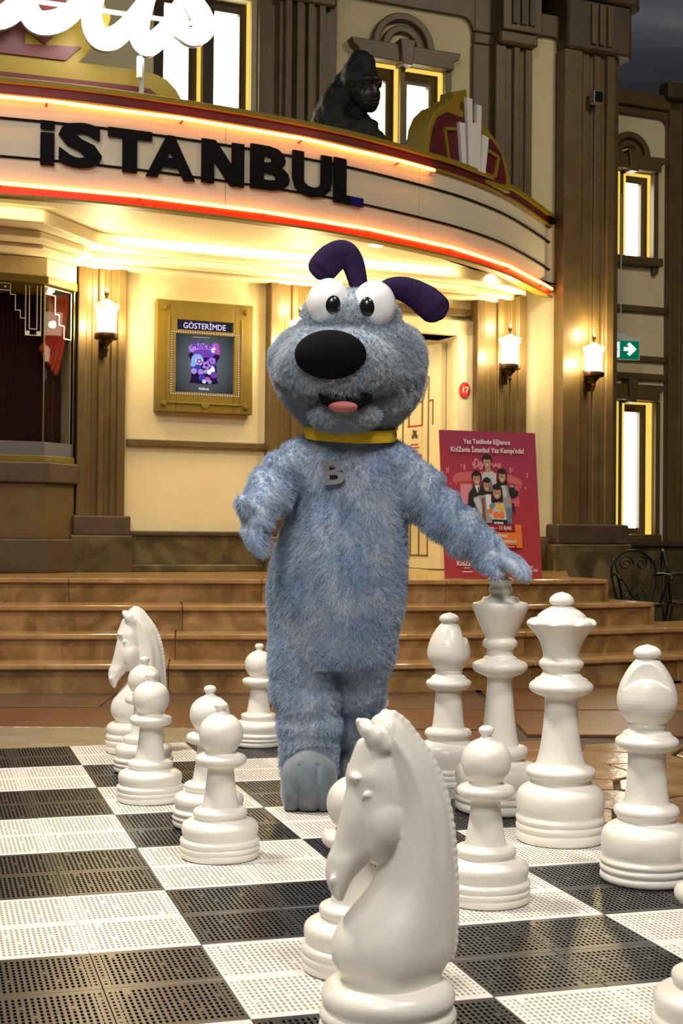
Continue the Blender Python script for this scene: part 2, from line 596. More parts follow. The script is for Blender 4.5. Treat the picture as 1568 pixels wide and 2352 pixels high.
for k, pl in enumerate(STEPS):
    at, cuts = resample(pl, 1.28)
    zt = RISE * (k + 1)
    for i, (a, b) in enumerate(zip(cuts, cuts[1:])):
        g = .002
        ss = [a + g + (b - a - 2 * g) * j / 4 for j in range(5)]
        # riser stone
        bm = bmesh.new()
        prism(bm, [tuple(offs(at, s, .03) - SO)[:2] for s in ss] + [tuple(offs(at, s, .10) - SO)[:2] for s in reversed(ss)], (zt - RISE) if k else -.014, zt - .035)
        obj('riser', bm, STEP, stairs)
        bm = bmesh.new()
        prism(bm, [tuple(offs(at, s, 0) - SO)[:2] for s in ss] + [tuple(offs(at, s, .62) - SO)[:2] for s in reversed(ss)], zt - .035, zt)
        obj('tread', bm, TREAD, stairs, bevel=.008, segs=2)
    # solid core behind the risers
    ss = [cuts[-1] * j / 24 for j in range(25)]
    bm = bmesh.new()
    prism(bm, [tuple(offs(at, s, .095) - SO)[:2] for s in ss] + [tuple(offs(at, s, .75) - SO)[:2] for s in reversed(ss)], -.02, zt - .036)
    if k >= 2:
        # end cheek stone closing the step on the right
        e0 = offs(at, cuts[-1], .0) - SO; e1 = offs(at, cuts[-1], .62) - SO
        d = (offs(at, cuts[-1], 0) - at(cuts[-1] - .06)).normalized()
        b2 = bmesh.new(); prism(b2, [tuple(e0 - d * .03)[:2], tuple(e0 - d * .002)[:2], tuple(e1 - d * .002)[:2], tuple(e1 - d * .03)[:2]], RISE * 2 if k == 2 else RISE * 3, zt - .036)
        obj('end_stone', b2, STEP, stairs)
    obj('step_core', bm, STEP, stairs)
# landing up to the facade
bm = bmesh.new()
fr = [FA(u, .3) for u in (5.0, -4.6)]
at, cuts = resample(STEPS[3], 1.28)
prism(bm, [tuple(offs(at, cuts[-1] * j / 20, .6) - SO)[:2] for j in range(21)] + [tuple(fr[0] - SO)[:2], tuple(fr[1] - SO)[:2]], .3, .6795)
obj('landing', bm, TREAD, stairs)

# ---------------------------------------------------------------- front facade
def holes_wall(bm, u0, u1, z0, z1, y0, y1, holes, mi=0):
    us = sorted({u0, u1, *[h[0] for h in holes], *[h[1] for h in holes]})
    us = [u for u in us if u0 <= u <= u1]
    for a, b in zip(us, us[1:]):
        mid = (a + b) / 2
        hz = sorted([(h[2], h[3]) for h in holes if h[0] <= mid <= h[1]])
        z = z0
        for h0, h1 in hz:
            if h0 > z: box(bm, a, b, y0, y1, z, h0, mi)
            z = h1
        if z1 > z: box(bm, a, b, y0, y1, z, z1, mi)


wall = None
bm = bmesh.new()
holes_wall(bm, -5, 4.75, .68, 6.6, 0, .35,
           [(-2.0, .02, 1.56, 2.98), (2.55, 3.60, .68, 2.84), (.70, 1.57, 4.15, 5.62), (2.60, 3.44, 4.15, 5.26), (4.36, 4.75, 5.97, 6.7)])
wall = obj('wall_front', bm, CREAM, None, FAO, FAZ); wall['kind'] = 'structure'


def wpart(name, bm, mat, **k): return obj(name, bm, mat, wall, **k)


def extr(prof, z0, z1, name, mat=BROWN, parent=None, bevel=.006):
    bm = bmesh.new(); prism(bm, prof, z0, z1)
    return obj(name, bm, mat, parent or wall, bevel=bevel, segs=1)


def fluted(u0, u1, back, d1, d2, n=3, rim=.18):
    """plan profile of a fluted pilaster (u, y) facing -y"""
    w = u1 - u0; r = w * rim
    p = [(u0, back), (u0, -d1), (u0 + r, -d1), (u0 + r, -d2)]
    iw = (w - 2 * r) / (2 * n - 1)
    x = u0 + r
    for i in range(n):
        p += [(x, -d2), (x + iw, -d2)] if i else [(x + iw, -d2)]
        x += iw
        if i < n - 1: p += [(x, -d2 + .03), (x + iw, -d2 + .03)]; x += iw
    p += [(u1 - r, -d1), (u1, -d1), (u1, back)]
    return p


def fluted2(u0, u1, back, d1, d2, rim=.18):
    w = u1 - u0; r = w * rim; q = (w - 2 * r) / 5
    x0 = u0 + r
    return [(u0, back), (u0, -d1), (x0, -d1), (x0 + .004, -d2), (x0 + q, -d2), (x0 + q + .004, -d2 + .025), (x0 + 2 * q, -d2 + .025),
            (x0 + 2 * q + .004, -d2 - .01), (x0 + 3 * q, -d2 - .01), (x0 + 3 * q + .004, -d2 + .025), (x0 + 4 * q, -d2 + .025),
            (x0 + 4 * q + .004, -d2), (u1 - r - .004, -d2), (u1 - r, -d1), (u1, -d1), (u1, back)]


LOWP = [(.06, .46), (1.73, 2.20), (3.75, 4.28)]
for u0, u1 in LOWP:
    extr(fluted2(u0, u1, .02, .13, .10, .17), 1.02, 3.24, 'pilaster')
    bm = bmesh.new(); box(bm, u0 - .03, u1 + .045, -.17, .02, .98, 1.14)
    wpart('pilaster_base', bm, DARKBROWN, bevel=.012)
    bm = bmesh.new(); box(bm, u0 - .05, u1 + .06, -.19, .02, .68, .98)
    wpart('pilaster_plinth', bm, PLINTH, bevel=.01)
# plinth, moulding bands, skirting
for a, b in ((.50, 1.80), (2.27, 2.53)):
    bm = bmesh.new(); box(bm, a, b, -.06, .02, .68, .98); wpart('plinth', bm, PLINTH)
    bm = bmesh.new(); box(bm, a, b, -.09, .02, .98, 1.02); wpart('plinth_cap', bm, DARKBROWN, bevel=.01)
    bm = bmesh.new(); box(bm, a, b, -.11, .02, .68, .74); wpart('skirting', bm, PLINTH, bevel=.012)
    bm = bmesh.new(); box(bm, a, b, -.045, .02, 1.725, 1.785); wpart('moulding_band', bm, BROWN, bevel=.008)
bm = bmesh.new(); box(bm, 4.36, 4.62, -.06, .02, .68, 1.0); wpart('plinth', bm, PLINTH)
bm = bmesh.new(); box(bm, 2.27, 3.82, -.05, .02, 3.02, 3.09); wpart('moulding_band', bm, BROWN, bevel=.008)

# ---- corner pilaster, dark, running the full height
P4 = [(4.65, .4), (4.65, -.16), (4.85, -.16), (4.87, -.13), (4.95, -.13), (4.96, -.10), (5.00, -.10), (5.01, -.13), (5.08, -.13), (5.09, -.10), (5.13, -.10),
      (5.14, -.15), (5.22, -.15), (5.33, -.06), (5.33, 1.25), (4.82, 1.25), (4.82, .4)]
extr(P4, 1.1, 5.62, 'corner_pilaster')
extr([(4.58, .4), (4.58, -.2), (5.38, -.2), (5.42, -.1), (5.42, 1.24), (4.82, 1.24), (4.82, .4)], .93, 1.12, 'pilaster_base', DARKBROWN, bevel=.015)
extr([(4.54, .4), (4.54, -.22), (5.40, -.22), (5.44, -.12), (5.44, 1.23), (4.82, 1.23), (4.82, .4)], 0, .93, 'pilaster_plinth', PLINTH, bevel=.01)
# capital of the corner pilaster: stepped, with a fluted panel
extr([(4.66, .4), (4.66, -.2), (5.37, -.2), (5.44, -.1), (5.44, 1.25), (4.82, 1.25), (4.82, .4)], 5.62, 6.1, 'capital', DARKBROWN, bevel=.02)
extr([(4.66, .4), (4.66, -.24), (5.42, -.24), (5.52, -.12), (5.52, 1.25), (4.82, 1.25), (4.82, .4)], 6.1, 6.34, 'capital', DARKBROWN, bevel=.02)
for k in range(3):
    bm = bmesh.new(); box(bm, 4.91 + k * .09, 4.97 + k * .09, -.225, -.19, 5.68, 6.06); wpart('capital_rib', bm, BROWN)
extr([(4.72, .4), (4.74, -.15), (5.32, -.15), (5.32, 1.25), (4.82, 1.25), (4.82, .4)], 6.34, 8.0, 'pilaster_top', DARKBROWN)

# ---- upper storey pilasters
extr(fluted2(1.62, 2.34, .02, .08, .13, .22), 3.6, 6.6, 'upper_pilaster')
for k in range(4):
    bm = bmesh.new(); box(bm, 1.83 + k * .105, 1.885 + k * .105, -.165, -.10, 3.6, 5.62); wpart('upper_pilaster_rib', bm, BROWN)
bm = bmesh.new(); box(bm, 1.78, 2.3, -.18, -.1, 5.62, 5.75); wpart('upper_pilaster_cap', bm, BROWN, bevel=.02)
extr([(3.73, .02), (3.73, -.05), (3.91, -.05), (3.92, -.14), (4.03, -.14), (4.04, -.11), (4.10, -.11), (4.11, -.15), (4.17, -.15), (4.18, -.11), (4.23, -.11), (4.24, -.14), (4.31, -.14), (4.31, .02)], 3.3, 5.56, 'upper_pilaster')
extr([(3.73, .02), (3.73, -.05), (3.93, -.05), (3.93, -.2), (4.34, -.2), (4.34, .02)], 5.56, 5.68, 'upper_pilaster_cap', BROWN, bevel=.02)
extr([(3.73, .02), (3.73, -.05), (3.95, -.05), (3.95, -.22), (4.36, -.22), (4.36, .02)], 5.68, 6.9, 'upper_pilaster_block')
for k in range(3):
    bm = bmesh.new(); box(bm, 4.04 + k * .09, 4.10 + k * .09, -.245, -.2, 5.74, 6.9); wpart('capital_rib', bm, DARKBROWN)
# brown surround with rounded corners framing the cream panels
def corner_surround(u0, u1, zt, r=.13, w=.6):
    p = [(u0, zt + w), (u0, zt - .001)]
    p += [(u0, zt - r)] if False else []
    pts_ = [(u0, zt - r)] + [(u0 + r - r * cos(a), zt - r + r * sin(a)) for a in [pi / 2 * i / 6 for i in range(1, 7)]]
    pts_ += [(u1 - r + r * sin(a), zt - r + r * cos(a)) for a in [pi / 2 * i / 6 for i in range(0, 6)]] + [(u1, zt - r)]
    bm = bmesh.new(); prism(bm, [(u0 - .02, zt + w), (u0 - .02, zt - r)] + pts_ + [(u1 + .02, zt - r), (u1 + .02, zt + w)], -.05, .02, axis='y')
    wpart('brown_surround', bm, BROWN)
corner_surround(2.34, 3.73, 5.80, .12, .7)
corner_surround(4.36, 4.66, 5.75, .06, .2)

# ---- windows of the upper storey
def window(n, u0, u1, z0, z1, mull, lab, yb=.16, mg=.05):
    w = obj('window_%d' % n, frame_bm(u0, u1, z0, z1, mull, yb, mg), FRAME, None, FAO, FAZ)
    w['kind'] = 'structure'
    return w


def frame_bm(u0, u1, z0, z1, panes, yb, mg):
    bm = bmesh.new()
    holes_wall(bm, u0, u1, z0, z1, yb - .05, yb + .05, [(a, b, c, d) for a, b, c, d in panes])
    return bm


def pane(w, a, b, c, d, y):
    bm = bmesh.new(); box(bm, a, b, y, y + .012, c, d); obj('pane', bm, WINDOWLIT, w)


LED = emat('warm_light_strip', (1, .66, .12), 1.05)
def strip(w, a, b, c, d, y=.02, dy=.05):
    bm = bmesh.new(); box(bm, a, b, y, y + dy, c, d); obj('light_strip', bm, LED, w)


P1_ = [(.82, 1.04, 4.2, 5.5), (1.27, 1.50, 4.68, 5.53)]
P1_ = [(.82, 1.04, 4.2, 5.53), (1.27, 1.50, 4.2, 5.53)]
w1 = window(1, .70, 1.57, 4.15, 5.62, P1_, '')
for p in P1_: pane(w1, *p, .17)
bm = bmesh.new(); box(bm, 1.135, 1.185, .0, .12, 4.15, 5.62); obj('mullion', bm, FRAME, w1)
strip(w1, 1.105, 1.125, 4.15, 5.62, .03); strip(w1, 1.553, 1.569, 4.15, 5.62, .03)
P2_ = [(2.66, 2.91, 4.2, 5.14), (3.13, 3.35, 4.2, 5.14)]
w2 = window(2, 2.60, 3.44, 4.15, 5.26, P2_, '')
for p in P2_: pane(w2, *p, .17)
bm = bmesh.new(); box(bm, 2.985, 3.035, -.05, .12, 4.15, 5.26); obj('mullion', bm, GOLD, w2, bevel=.008)
strip(w2, 2.965, 2.985, 4.15, 5.24, .0); strip(w2, 3.035, 3.055, 4.15, 5.24, .0)
strip(w2, 2.61, 3.43, 5.235, 5.255, .0); strip(w2, 3.415, 3.438, 4.15, 5.24, .0)


def arch_head(u0, u1, zt, uc, r, y0=0., parent=None, prefix=''):
    """stepped header with keystone and a double semicircular moulding"""
    bm = bmesh.new()
    prism(bm, [(u0 - .07, zt + .16), (u1 + .07, zt + .16), (u1 + .05, zt + .10), (u1, zt + .07), (u1, zt), (u0, zt), (u0, zt + .07), (u0 - .05, zt + .10)], y0 - .11, y0 + .02, axis='y')
    obj('window_header', bm, BROWN, wall, bevel=.008)
    for rr in (r, r * .66):
        bm = bmesh.new(); z = zt + .155
        prism(bm, [(uc + rr * cos(a), z + rr * sin(a)) for a in [pi * i / 24 for i in range(25)]] + [(uc + (rr - .07) * cos(a), z + (rr - .07) * sin(a)) for a in [pi * i / 24 for i in range(24, -1, -1)]], y0 - .05 - .02 * (rr == r), y0 + .02, axis='y')
        obj('arch_moulding', bm, BROWN, wall, smooth=30, bevel=.012)
    bm = bmesh.new(); prism(bm, [(uc - .05, zt - .03), (uc + .05, zt - .03), (uc + .075, zt + .20), (uc - .075, zt + .20)], y0 - .15, y0 + .02, axis='y')
    obj('keystone', bm, BROWN, wall, bevel=.008)
    for s in (u0, u1 - .06):
        bm = bmesh.new(); box(bm, s, s + .06, y0 - .06, y0 + .02, zt - 1.1, zt); obj('window_jamb', bm, BROWN, wall, bevel=.006)


arch_head(2.545, 3.50, 5.26, 3.01, .31)

# ---- right wing, set back
wall_r = None
bm = bmesh.new()
YR = 1.2
holes_wall(bm, 5.2, 10.0, -.03, 5.66, YR, YR + .3, [(5.98, 6.66, 4.02, 4.94), (5.98, 6.66, 1.03, 2.46)])
wall_r = obj('wall_right', bm, CREAM2, None, FAO, FAZ); wall_r['kind'] = 'structure'
_w = wall; wall = wall_r
bm = bmesh.new(); box(bm, 5.4, 6.80, YR - .045, YR + .02, 3.43, 3.50); wpart('moulding_band', bm, BROWN, bevel=.006)
bm = bmesh.new(); box(bm, 5.4, 6.80, YR - .045, YR + .02, 2.90, 2.96); wpart('moulding_band', bm, BROWN, bevel=.006)
bm = bmesh.new(); box(bm, 5.4, 6.80, YR - .045, YR + .02, 2.70, 2.77); wpart('moulding_band', bm, BROWN, bevel=.006)
extr(fluted2(6.80, 7.5, YR + .02, .10 - YR, .14 - YR, .2), .95, 5.75, 'pilaster')
extr([(6.72, YR + .02), (6.72, YR - .18), (7.6, YR - .18), (7.6, YR + .02)], 5.75, 5.95, 'capital', DARKBROWN, bevel=.02)
bm = bmesh.new(); box(bm, 5.2, 10.0, YR - .10, YR + .32, 5.64, 5.80); wpart('coping', bm, BROWN, bevel=.015)
corner_b = bmesh.new()
r_ = .10
prism(corner_b, [(5.4, 5.66), (5.4, 5.56), (6.8 - r_, 5.56)] + [(6.8 - r_ + r_ * sin(a), 5.56 - r_ + r_ * cos(a)) for a in [pi / 2 * i / 6 for i in range(1, 7)]] + [(6.82, 5.45), (6.82, 5.66)], YR - .05, YR + .02, axis='y')
wpart('brown_surround', corner_b, BROWN)
bm = bmesh.new(); box(bm, 5.4, 10.0, YR - .10, YR + .02, -.03, .90); wpart('plinth', bm, PLINTH)
bm = bmesh.new(); box(bm, 5.4, 10.0, YR - .15, YR + .02, .90, .96); wpart('plinth_cap', bm, DARKBROWN, bevel=.012)
arch_head(5.93, 6.68, 4.95, 6.31, .26, YR)
bm = bmesh.new()
prism(bm, [(5.88, 2.64), (6.74, 2.64), (6.72, 2.58), (6.68, 2.55), (6.68, 2.47), (5.93, 2.47), (5.93, 2.55), (5.9, 2.58)], YR - .11, YR + .02, axis='y')
wpart('window_header', bm, BROWN, bevel=.008)
bm = bmesh.new(); prism(bm, [(6.27, 2.44), (6.35, 2.44), (6.37, 2.70), (6.25, 2.70)], YR - .15, YR + .02, axis='y'); wpart('keystone', bm, BROWN, bevel=.008)
for s in (5.93, 6.66):
    bm = bmesh.new(); box(bm, s, s + .06, YR - .06, YR + .02, 1.0, 2.47); wpart('window_jamb', bm, BROWN, bevel=.006)
bm = bmesh.new(); box(bm, 5.9, 6.72, YR - .10, YR + .02, 3.93, 4.02); wpart('window_sill', bm, BROWN, bevel=.01)
bm = bmesh.new(); box(bm, 5.9, 6.72, YR - .10, YR + .02, .96, 1.03); wpart('window_sill', bm, BROWN, bevel=.01)
wall = _w
for n, z0, z1, pz in ((3, 4.02, 4.94, (4.07, 4.86)), (4, 1.03, 2.46, (1.10, 2.36))):
    ps = [(6.03, 6.18, *pz), (6.37, 6.575, *pz)]
    w = window(n, 5.98, 6.66, z0, z1, ps, '', YR + .17)
    for p in ps: pane(w, *p, YR + .18)
    bm = bmesh.new(); box(bm, 6.225, 6.265, YR, YR + .13, z0, z1); obj('mullion', bm, GOLD, w)
    strip(w, 6.205, 6.225, z0, z1 - .02, YR + .01); strip(w, 6.265, 6.30, z0, z1 - .02, YR + .01); strip(w, 6.615, 6.655, z0, z1 - .02, YR + .01)
    strip(w, 5.985, 6.655, z1 - .02, z1 - .004, YR + .01)

# theatre spotlight standing on the low parapet between the pilasters
t = thing('stage_spotlight', 'dark stage spotlight on the parapet left of the corner pilaster', 'lamp', FA(4.50, .15, 5.97), FAZ)
bm = bmesh.new(); box(bm, -.05, .05, -.05, .05, 0, .02); tube(bm, [(0, 0, .02), (0, 0, .12)], .012, 8); obj('stand', bm, IRON, t)
bm = bmesh.new(); tube(bm, [(.08, .02, .2), (-.1, -.1, .15)], .075, 16, caps=False); obj('housing', bm, BLACK, t, smooth=40)
bm = bmesh.new(); tube(bm, [(-.1, -.1, .15), (-.13, -.12, .142)], .085, 16, caps=False); obj('barn_ring', bm, IRON, t, smooth=40)
point_lamp('vestibule_fill', FA(3.0, 1.2, 2.6), 22, (1, .85, .55), .1)  # added fill light without a fixture, lifts the dark doorway interior

# small white fixture high on the corner pilaster
t = thing('wall_floodlight', 'small grey floodlight high on the dark corner pilaster', 'lamp', FA(4.97, -.13, 5.2), FAZ)
bm = bmesh.new(); box(bm, -.015, .015, -.05, .02, -.02, .02); obj('bracket', bm, GREY, t)
bm = bmesh.new(); box(bm, -.05, .05, -.12, -.04, -.09, .03); obj('housing', bm, GREY, t, bevel=.01)
bm = bmesh.new(); box(bm, -.042, .042, -.128, -.119, -.08, .02); obj('lens', bm, BLACKGL, t)

# ---------------------------------------------------------------- bay window (left)
bay = thing('bay_shop_window', 'dark bay window with gold trim and red curtains left of the first wall lamp', 'window', FAO, FAZ)
BP = [(-2.1, -.02), (-1.85, -.35), (-.26, -.35), (.03, -.10), (.03, -.02)]   # plan of the glass line


def bay_band(z0, z1, d, m, name, bev=.006):
    out = []
    for (u, y) in BP: out.append((u + (d if u > -1 else -d) * .7, y - d if y < -.03 else y))
    bm = bmesh.new(); prism(bm, out + [(BP[-1][0] + d * .7, .2), (BP[0][0] - d * .7, .2)], z0, z1)
    return obj(name, bm, m, bay, bevel=bev)


bay_band(2.96, 3.02, .03, GOLD, 'gold_head_trim')
bay_band(3.02, 3.165, .02, CREAM, 'head_panel')
bay_band(1.555, 1.605, .02, GOLD, 'gold_sill_trim')
bay_band(1.39, 1.555, .06, DARKBROWN, 'sill_cap', .015)
bay_band(.95, 1.39, .02, BROWN, 'base_panel')
bay_band(.68, .95, .05, DARKBROWN, 'base_plinth', .015)
GLASS = pmat('dark_shop_glass', (1, 1, 1), .02, trans=1., spec=.5)
GLASS.node_tree.nodes['Principled BSDF'].inputs['IOR'].default_value = 1.16
for (a, b) in zip(BP[:-1], BP[1:]):
    d = Vector((b[0] - a[0], b[1] - a[1])); n = Vector((d.y, -d.x)).normalized() * .004
    bm = bmesh.new(); prism(bm, [(a[0] + n.x, a[1] + n.y), (b[0] + n.x, b[1] + n.y), (b[0] - n.x, b[1] - n.y), (a[0] - n.x, a[1] - n.y)], 1.605, 2.96)
    obj('pane', bm, GLASS, bay)
BRASS = pmat('brass_corner_bead', (.75, .55, .18), .25, metal=1.)
for (u, y) in BP[1:4]:
    bm = bmesh.new(); tube(bm, [(u, y, 1.6), (u, y, 2.97)], .007, 8); obj('corner_bead', bm, BRASS, bay)
bm = bmesh.new(); box(bm, .03, .105, -.1, .3, 1.56, 3.0); obj('side_frame', bm, BLACK, bay)
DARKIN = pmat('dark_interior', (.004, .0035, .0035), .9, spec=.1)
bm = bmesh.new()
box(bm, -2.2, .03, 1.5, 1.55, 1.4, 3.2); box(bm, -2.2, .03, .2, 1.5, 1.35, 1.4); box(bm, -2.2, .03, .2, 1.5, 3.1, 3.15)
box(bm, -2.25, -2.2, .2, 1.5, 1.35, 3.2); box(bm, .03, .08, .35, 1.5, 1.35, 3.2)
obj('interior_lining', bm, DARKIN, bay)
CURTAIN = pmat('dark_red_velvet', (.045, .003, .002), .9)


def drape(pts2, z0, z1, tw=.02, folds=26):
    bm = bmesh.new(); rows = []
    for j in range(9):
        z = z1 + (z0 - z1) * j / 8; r = []
        for i in range(folds * 2 + 1):
            k = i / (folds * 2); x = pts2[0] + (pts2[1] - pts2[0]) * k
            x = x + (pts2[2] - x) * .35 * (j / 8) ** 2
            r.append(bm.verts.new((x, pts2[3] + tw * (1 if i % 2 else -1) * (.5 + .5 * random.random()), z)))
        rows.append(r)
    for a, b in zip(rows, rows[1:]):
        for i in range(len(a) - 1): bm.faces.new((a[i], a[i + 1], b[i + 1], b[i]))
    o = obj('curtain', bm, CURTAIN, bay, smooth=80)
    md = o.modifiers.new('thick', 'SOLIDIFY'); md.thickness = .006
    return o


drape((-.9, .0, .0, .28), 1.6, 2.95)
drape((-1.9, -1.0, -1.9, .28), 1.6, 2.95)
# gathered swag of curtain just behind the angled pane
bm = bmesh.new()
for k in range(6):
    x = -.02 - .022 * k
    tube(bm, catmull([(x, -.02 + .012 * k, 2.93), (x - .012, .0 + .012 * k, 2.62), (x - .05, .02 + .012 * k, 2.38 + .03 * k), (x - .075, .03 + .012 * k, 2.28 + .04 * k)], 4), [.022] * 12 + [.004], 8)
obj('curtain_swag', bm, pmat('red_velvet', (.35, .02, .006), .8), bay)
FROST = pmat('frosted_film', (.10, .10, .115), .5)
for (a, b) in zip(BP[1:-2], BP[2:-1]):
    d = Vector((b[0] - a[0], b[1] - a[1])); n = Vector((d.y, -d.x)).normalized()
    bm = bmesh.new(); prism(bm, [(a[0] + n.x * .006, a[1] + n.y * .006), (b[0] + n.x * .006, b[1] + n.y * .006), (b[0] + n.x * .005, b[1] + n.y * .005), (a[0] + n.x * .005, a[1] + n.y * .005)], 1.605, 1.715)
    obj('frosted_band', bm, FROST, bay)
# white deco line border printed on the glass
bm = bmesh.new()
def gl(p, w=.006, y=-.357, mi=0):
    for a, b in zip(p, p[1:]):
        x0, x1 = sorted((a[0], b[0])); z0, z1 = sorted((a[1], b[1]))
        box(bm, x0 - w / 2, x1 + w / 2, y, y + .002, z0 - w / 2, z1 + w / 2)
for base, s in ((-.29, -1), (-1.82, 1)):
    q = lambda x: base + s * x
    gl([(q(.0), 2.94), (q(.0), 2.58), (q(.03), 2.55), (q(.09), 2.55)]); gl([(q(.09), 2.55), (q(.12), 2.58), (q(.12), 2.94)])
    gl([(q(.03), 2.94), (q(.03), 2.60), (q(.09), 2.60), (q(.09), 2.94)])
    gl([(q(.12), 2.68), (q(.16), 2.68), (q(.16), 2.74), (q(.20), 2.74), (q(.20), 2.86), (q(.24), 2.86), (q(.24), 2.94)])
gl([(-.53, 2.89), (-1.58, 2.89)]); gl([(-.53, 2.945), (-1.58, 2.945)])
for i in range(16):
    x = -.57 - .065 * i; box(bm, x - .008, x + .008, -.357, -.355, 2.91, 2.925)
obj('glass_line_print', bm, pmat('glass_print', (.62, .60, .58), .5), bay)
bm = bmesh.new()
gl([(-.255, 2.94), (-.02, 2.94)], y=0); gl([(-.255, 2.885), (-.16, 2.885), (-.16, 2.74), (-.12, 2.74), (-.12, 2.66), (-.07, 2.66), (-.07, 2.56), (0.0, 2.56), (0.0, 2.94)], y=0)
for v in bm.verts:   # lay onto the angled pane
    v.co.y = -.362 + (v.co.x + .26) / .29 * .25 + v.co.y
obj('glass_line_print', bm, MATS['glass_print'], bay)

# ---------------------------------------------------------------- entrance door (open leaf) and vestibule
bm = bmesh.new()
box(bm, 2.3, 2.5, .36, 2.4, .681, 3.2); box(bm, 3.70, 3.9, .36, 2.4, .681, 3.2); box(bm, 2.3, 3.9, 2.4, 2.6, .681, 3.2); box(bm, 2.3, 3.9, .35, 2.4, 2.9, 3.2)
box(bm, 2.5, 3.7, .31, 2.4, .66, .681)
vest = obj('wall_vestibule', bm, CREAM2, None, FAO, FAZ); vest['kind'] = 'structure'
bm = bmesh.new()
box(bm, 3.59, 3.755, -.05, .34, .68, 2.98); box(bm, 2.41, 2.55, -.05, .34, .68, 2.98); box(bm, 2.41, 3.755, -.05, .34, 2.84, 2.98)
obj('trim_1', bm, CREAM2, None, FAO, FAZ, bevel=.008)['kind'] = 'structure'
hinge = FA(3.58, .16, .69)
dang = math.atan2(.847, -.53)
door = obj('door_1', (lambda b: (box(b, 0, .98, 0, .05, 0, 2.10), b)[1])(bmesh.new()), CREAM2, None, hinge, dang)
door['kind'] = 'structure'
DOORLINE = pmat('brown_door_line', (.16, .11, .03), .5)
bm = bmesh.new()
def dl(p, w=.016):
    for (a, b) in zip(p, p[1:]):
        a = Vector((a[0], a[1])); b = Vector((b[0], b[1])); d = (b - a).normalized(); n = Vector((-d.y, d.x)) * w / 2; a2 = a - d * w / 2; b2 = b + d * w / 2
        prism(bm, [tuple(a2 + n), tuple(b2 + n), tuple(b2 - n), tuple(a2 - n)], .049, .056, axis='y')
# leaf-local x: 0 at the hinge (right in view) .. ; deco skyscraper outline
dl([(.20, .12), (.20, 1.80), (.36, 1.88), (.62, 1.80), (.62, .12)])
dl([(.20, 1.80), (.30, 1.58), (.52, 1.58), (.62, 1.80)]); dl([(.30, 1.58), (.30, 1.36)]); dl([(.52, 1.58), (.52, 1.36)])
dl([(.20, 1.58), (.13, 1.58), (.13, 1.36)]); dl([(.62, 1.52), (.72, 1.52), (.72, 1.34), (.84, 1.34), (.84, .12), (.20, .12)])
dl([(.34, .12), (.34, 1.05)]); dl([(.48, .12), (.48, 1.05)])
obj('door_ornament', bm, DOORLINE, door)
bm = bmesh.new(); box(bm, .30, .54, .049, .053, 1.02, 1.36); obj('door_notice', bm, pmat('cream_notice', (.74, .63, .44), .6), door)
REDINK = pmat('red_print', (.42, .015, .02), .5)
bm = bmesh.new()
box(bm, .30, .54, .052, .056, 1.02, 1.08); box(bm, .30, .54, .052, .056, 1.345, 1.36)
for k, (a, b) in enumerate(((.37, .47), (.34, .50), (.36, .48))): box(bm, a, b, .052, .056, 1.11 + .03 * k, 1.122 + .03 * k)
obj('notice_print', bm, REDINK, door)
bm = bmesh.new()
for (x, z, r) in ((.42, 1.275, .03), (.39, 1.25, .02), (.45, 1.25, .02), (.40, 1.30, .014), (.44, 1.305, .014)):
    prism(bm, ell(x, z, r, r, 12), .052, .056, axis='y')
obj('notice_emblem', bm, pmat('dark_print', (.09, .05, .05), .5), door)
bm = bmesh.new(); tube(bm, [(.92, .05, 1.0), (.92, .10, 1.02), (.92, .10, 1.28), (.92, .05, 1.30)], .012, 8); obj('door_handle', bm, BRASS, door, smooth=60)

# round number plate 17
t = thing('number_plate', 'small round red number plate reading 17 on the door jamb', 'sign', FA(3.665, -.051, 2.34), FAZ)
bm = bmesh.new(); prism(bm, ell(0, 0, .055, .075, 28), -.012, 0, axis='y'); obj('disc', bm, REDINK, t, bevel=.003)
bm = bmesh.new(); text_on(bm, '17', 0, 0, .055, -.0135, bold=.02); obj('lettering', bm, pmat('pale_print', (.75, .6, .5), .5), t)

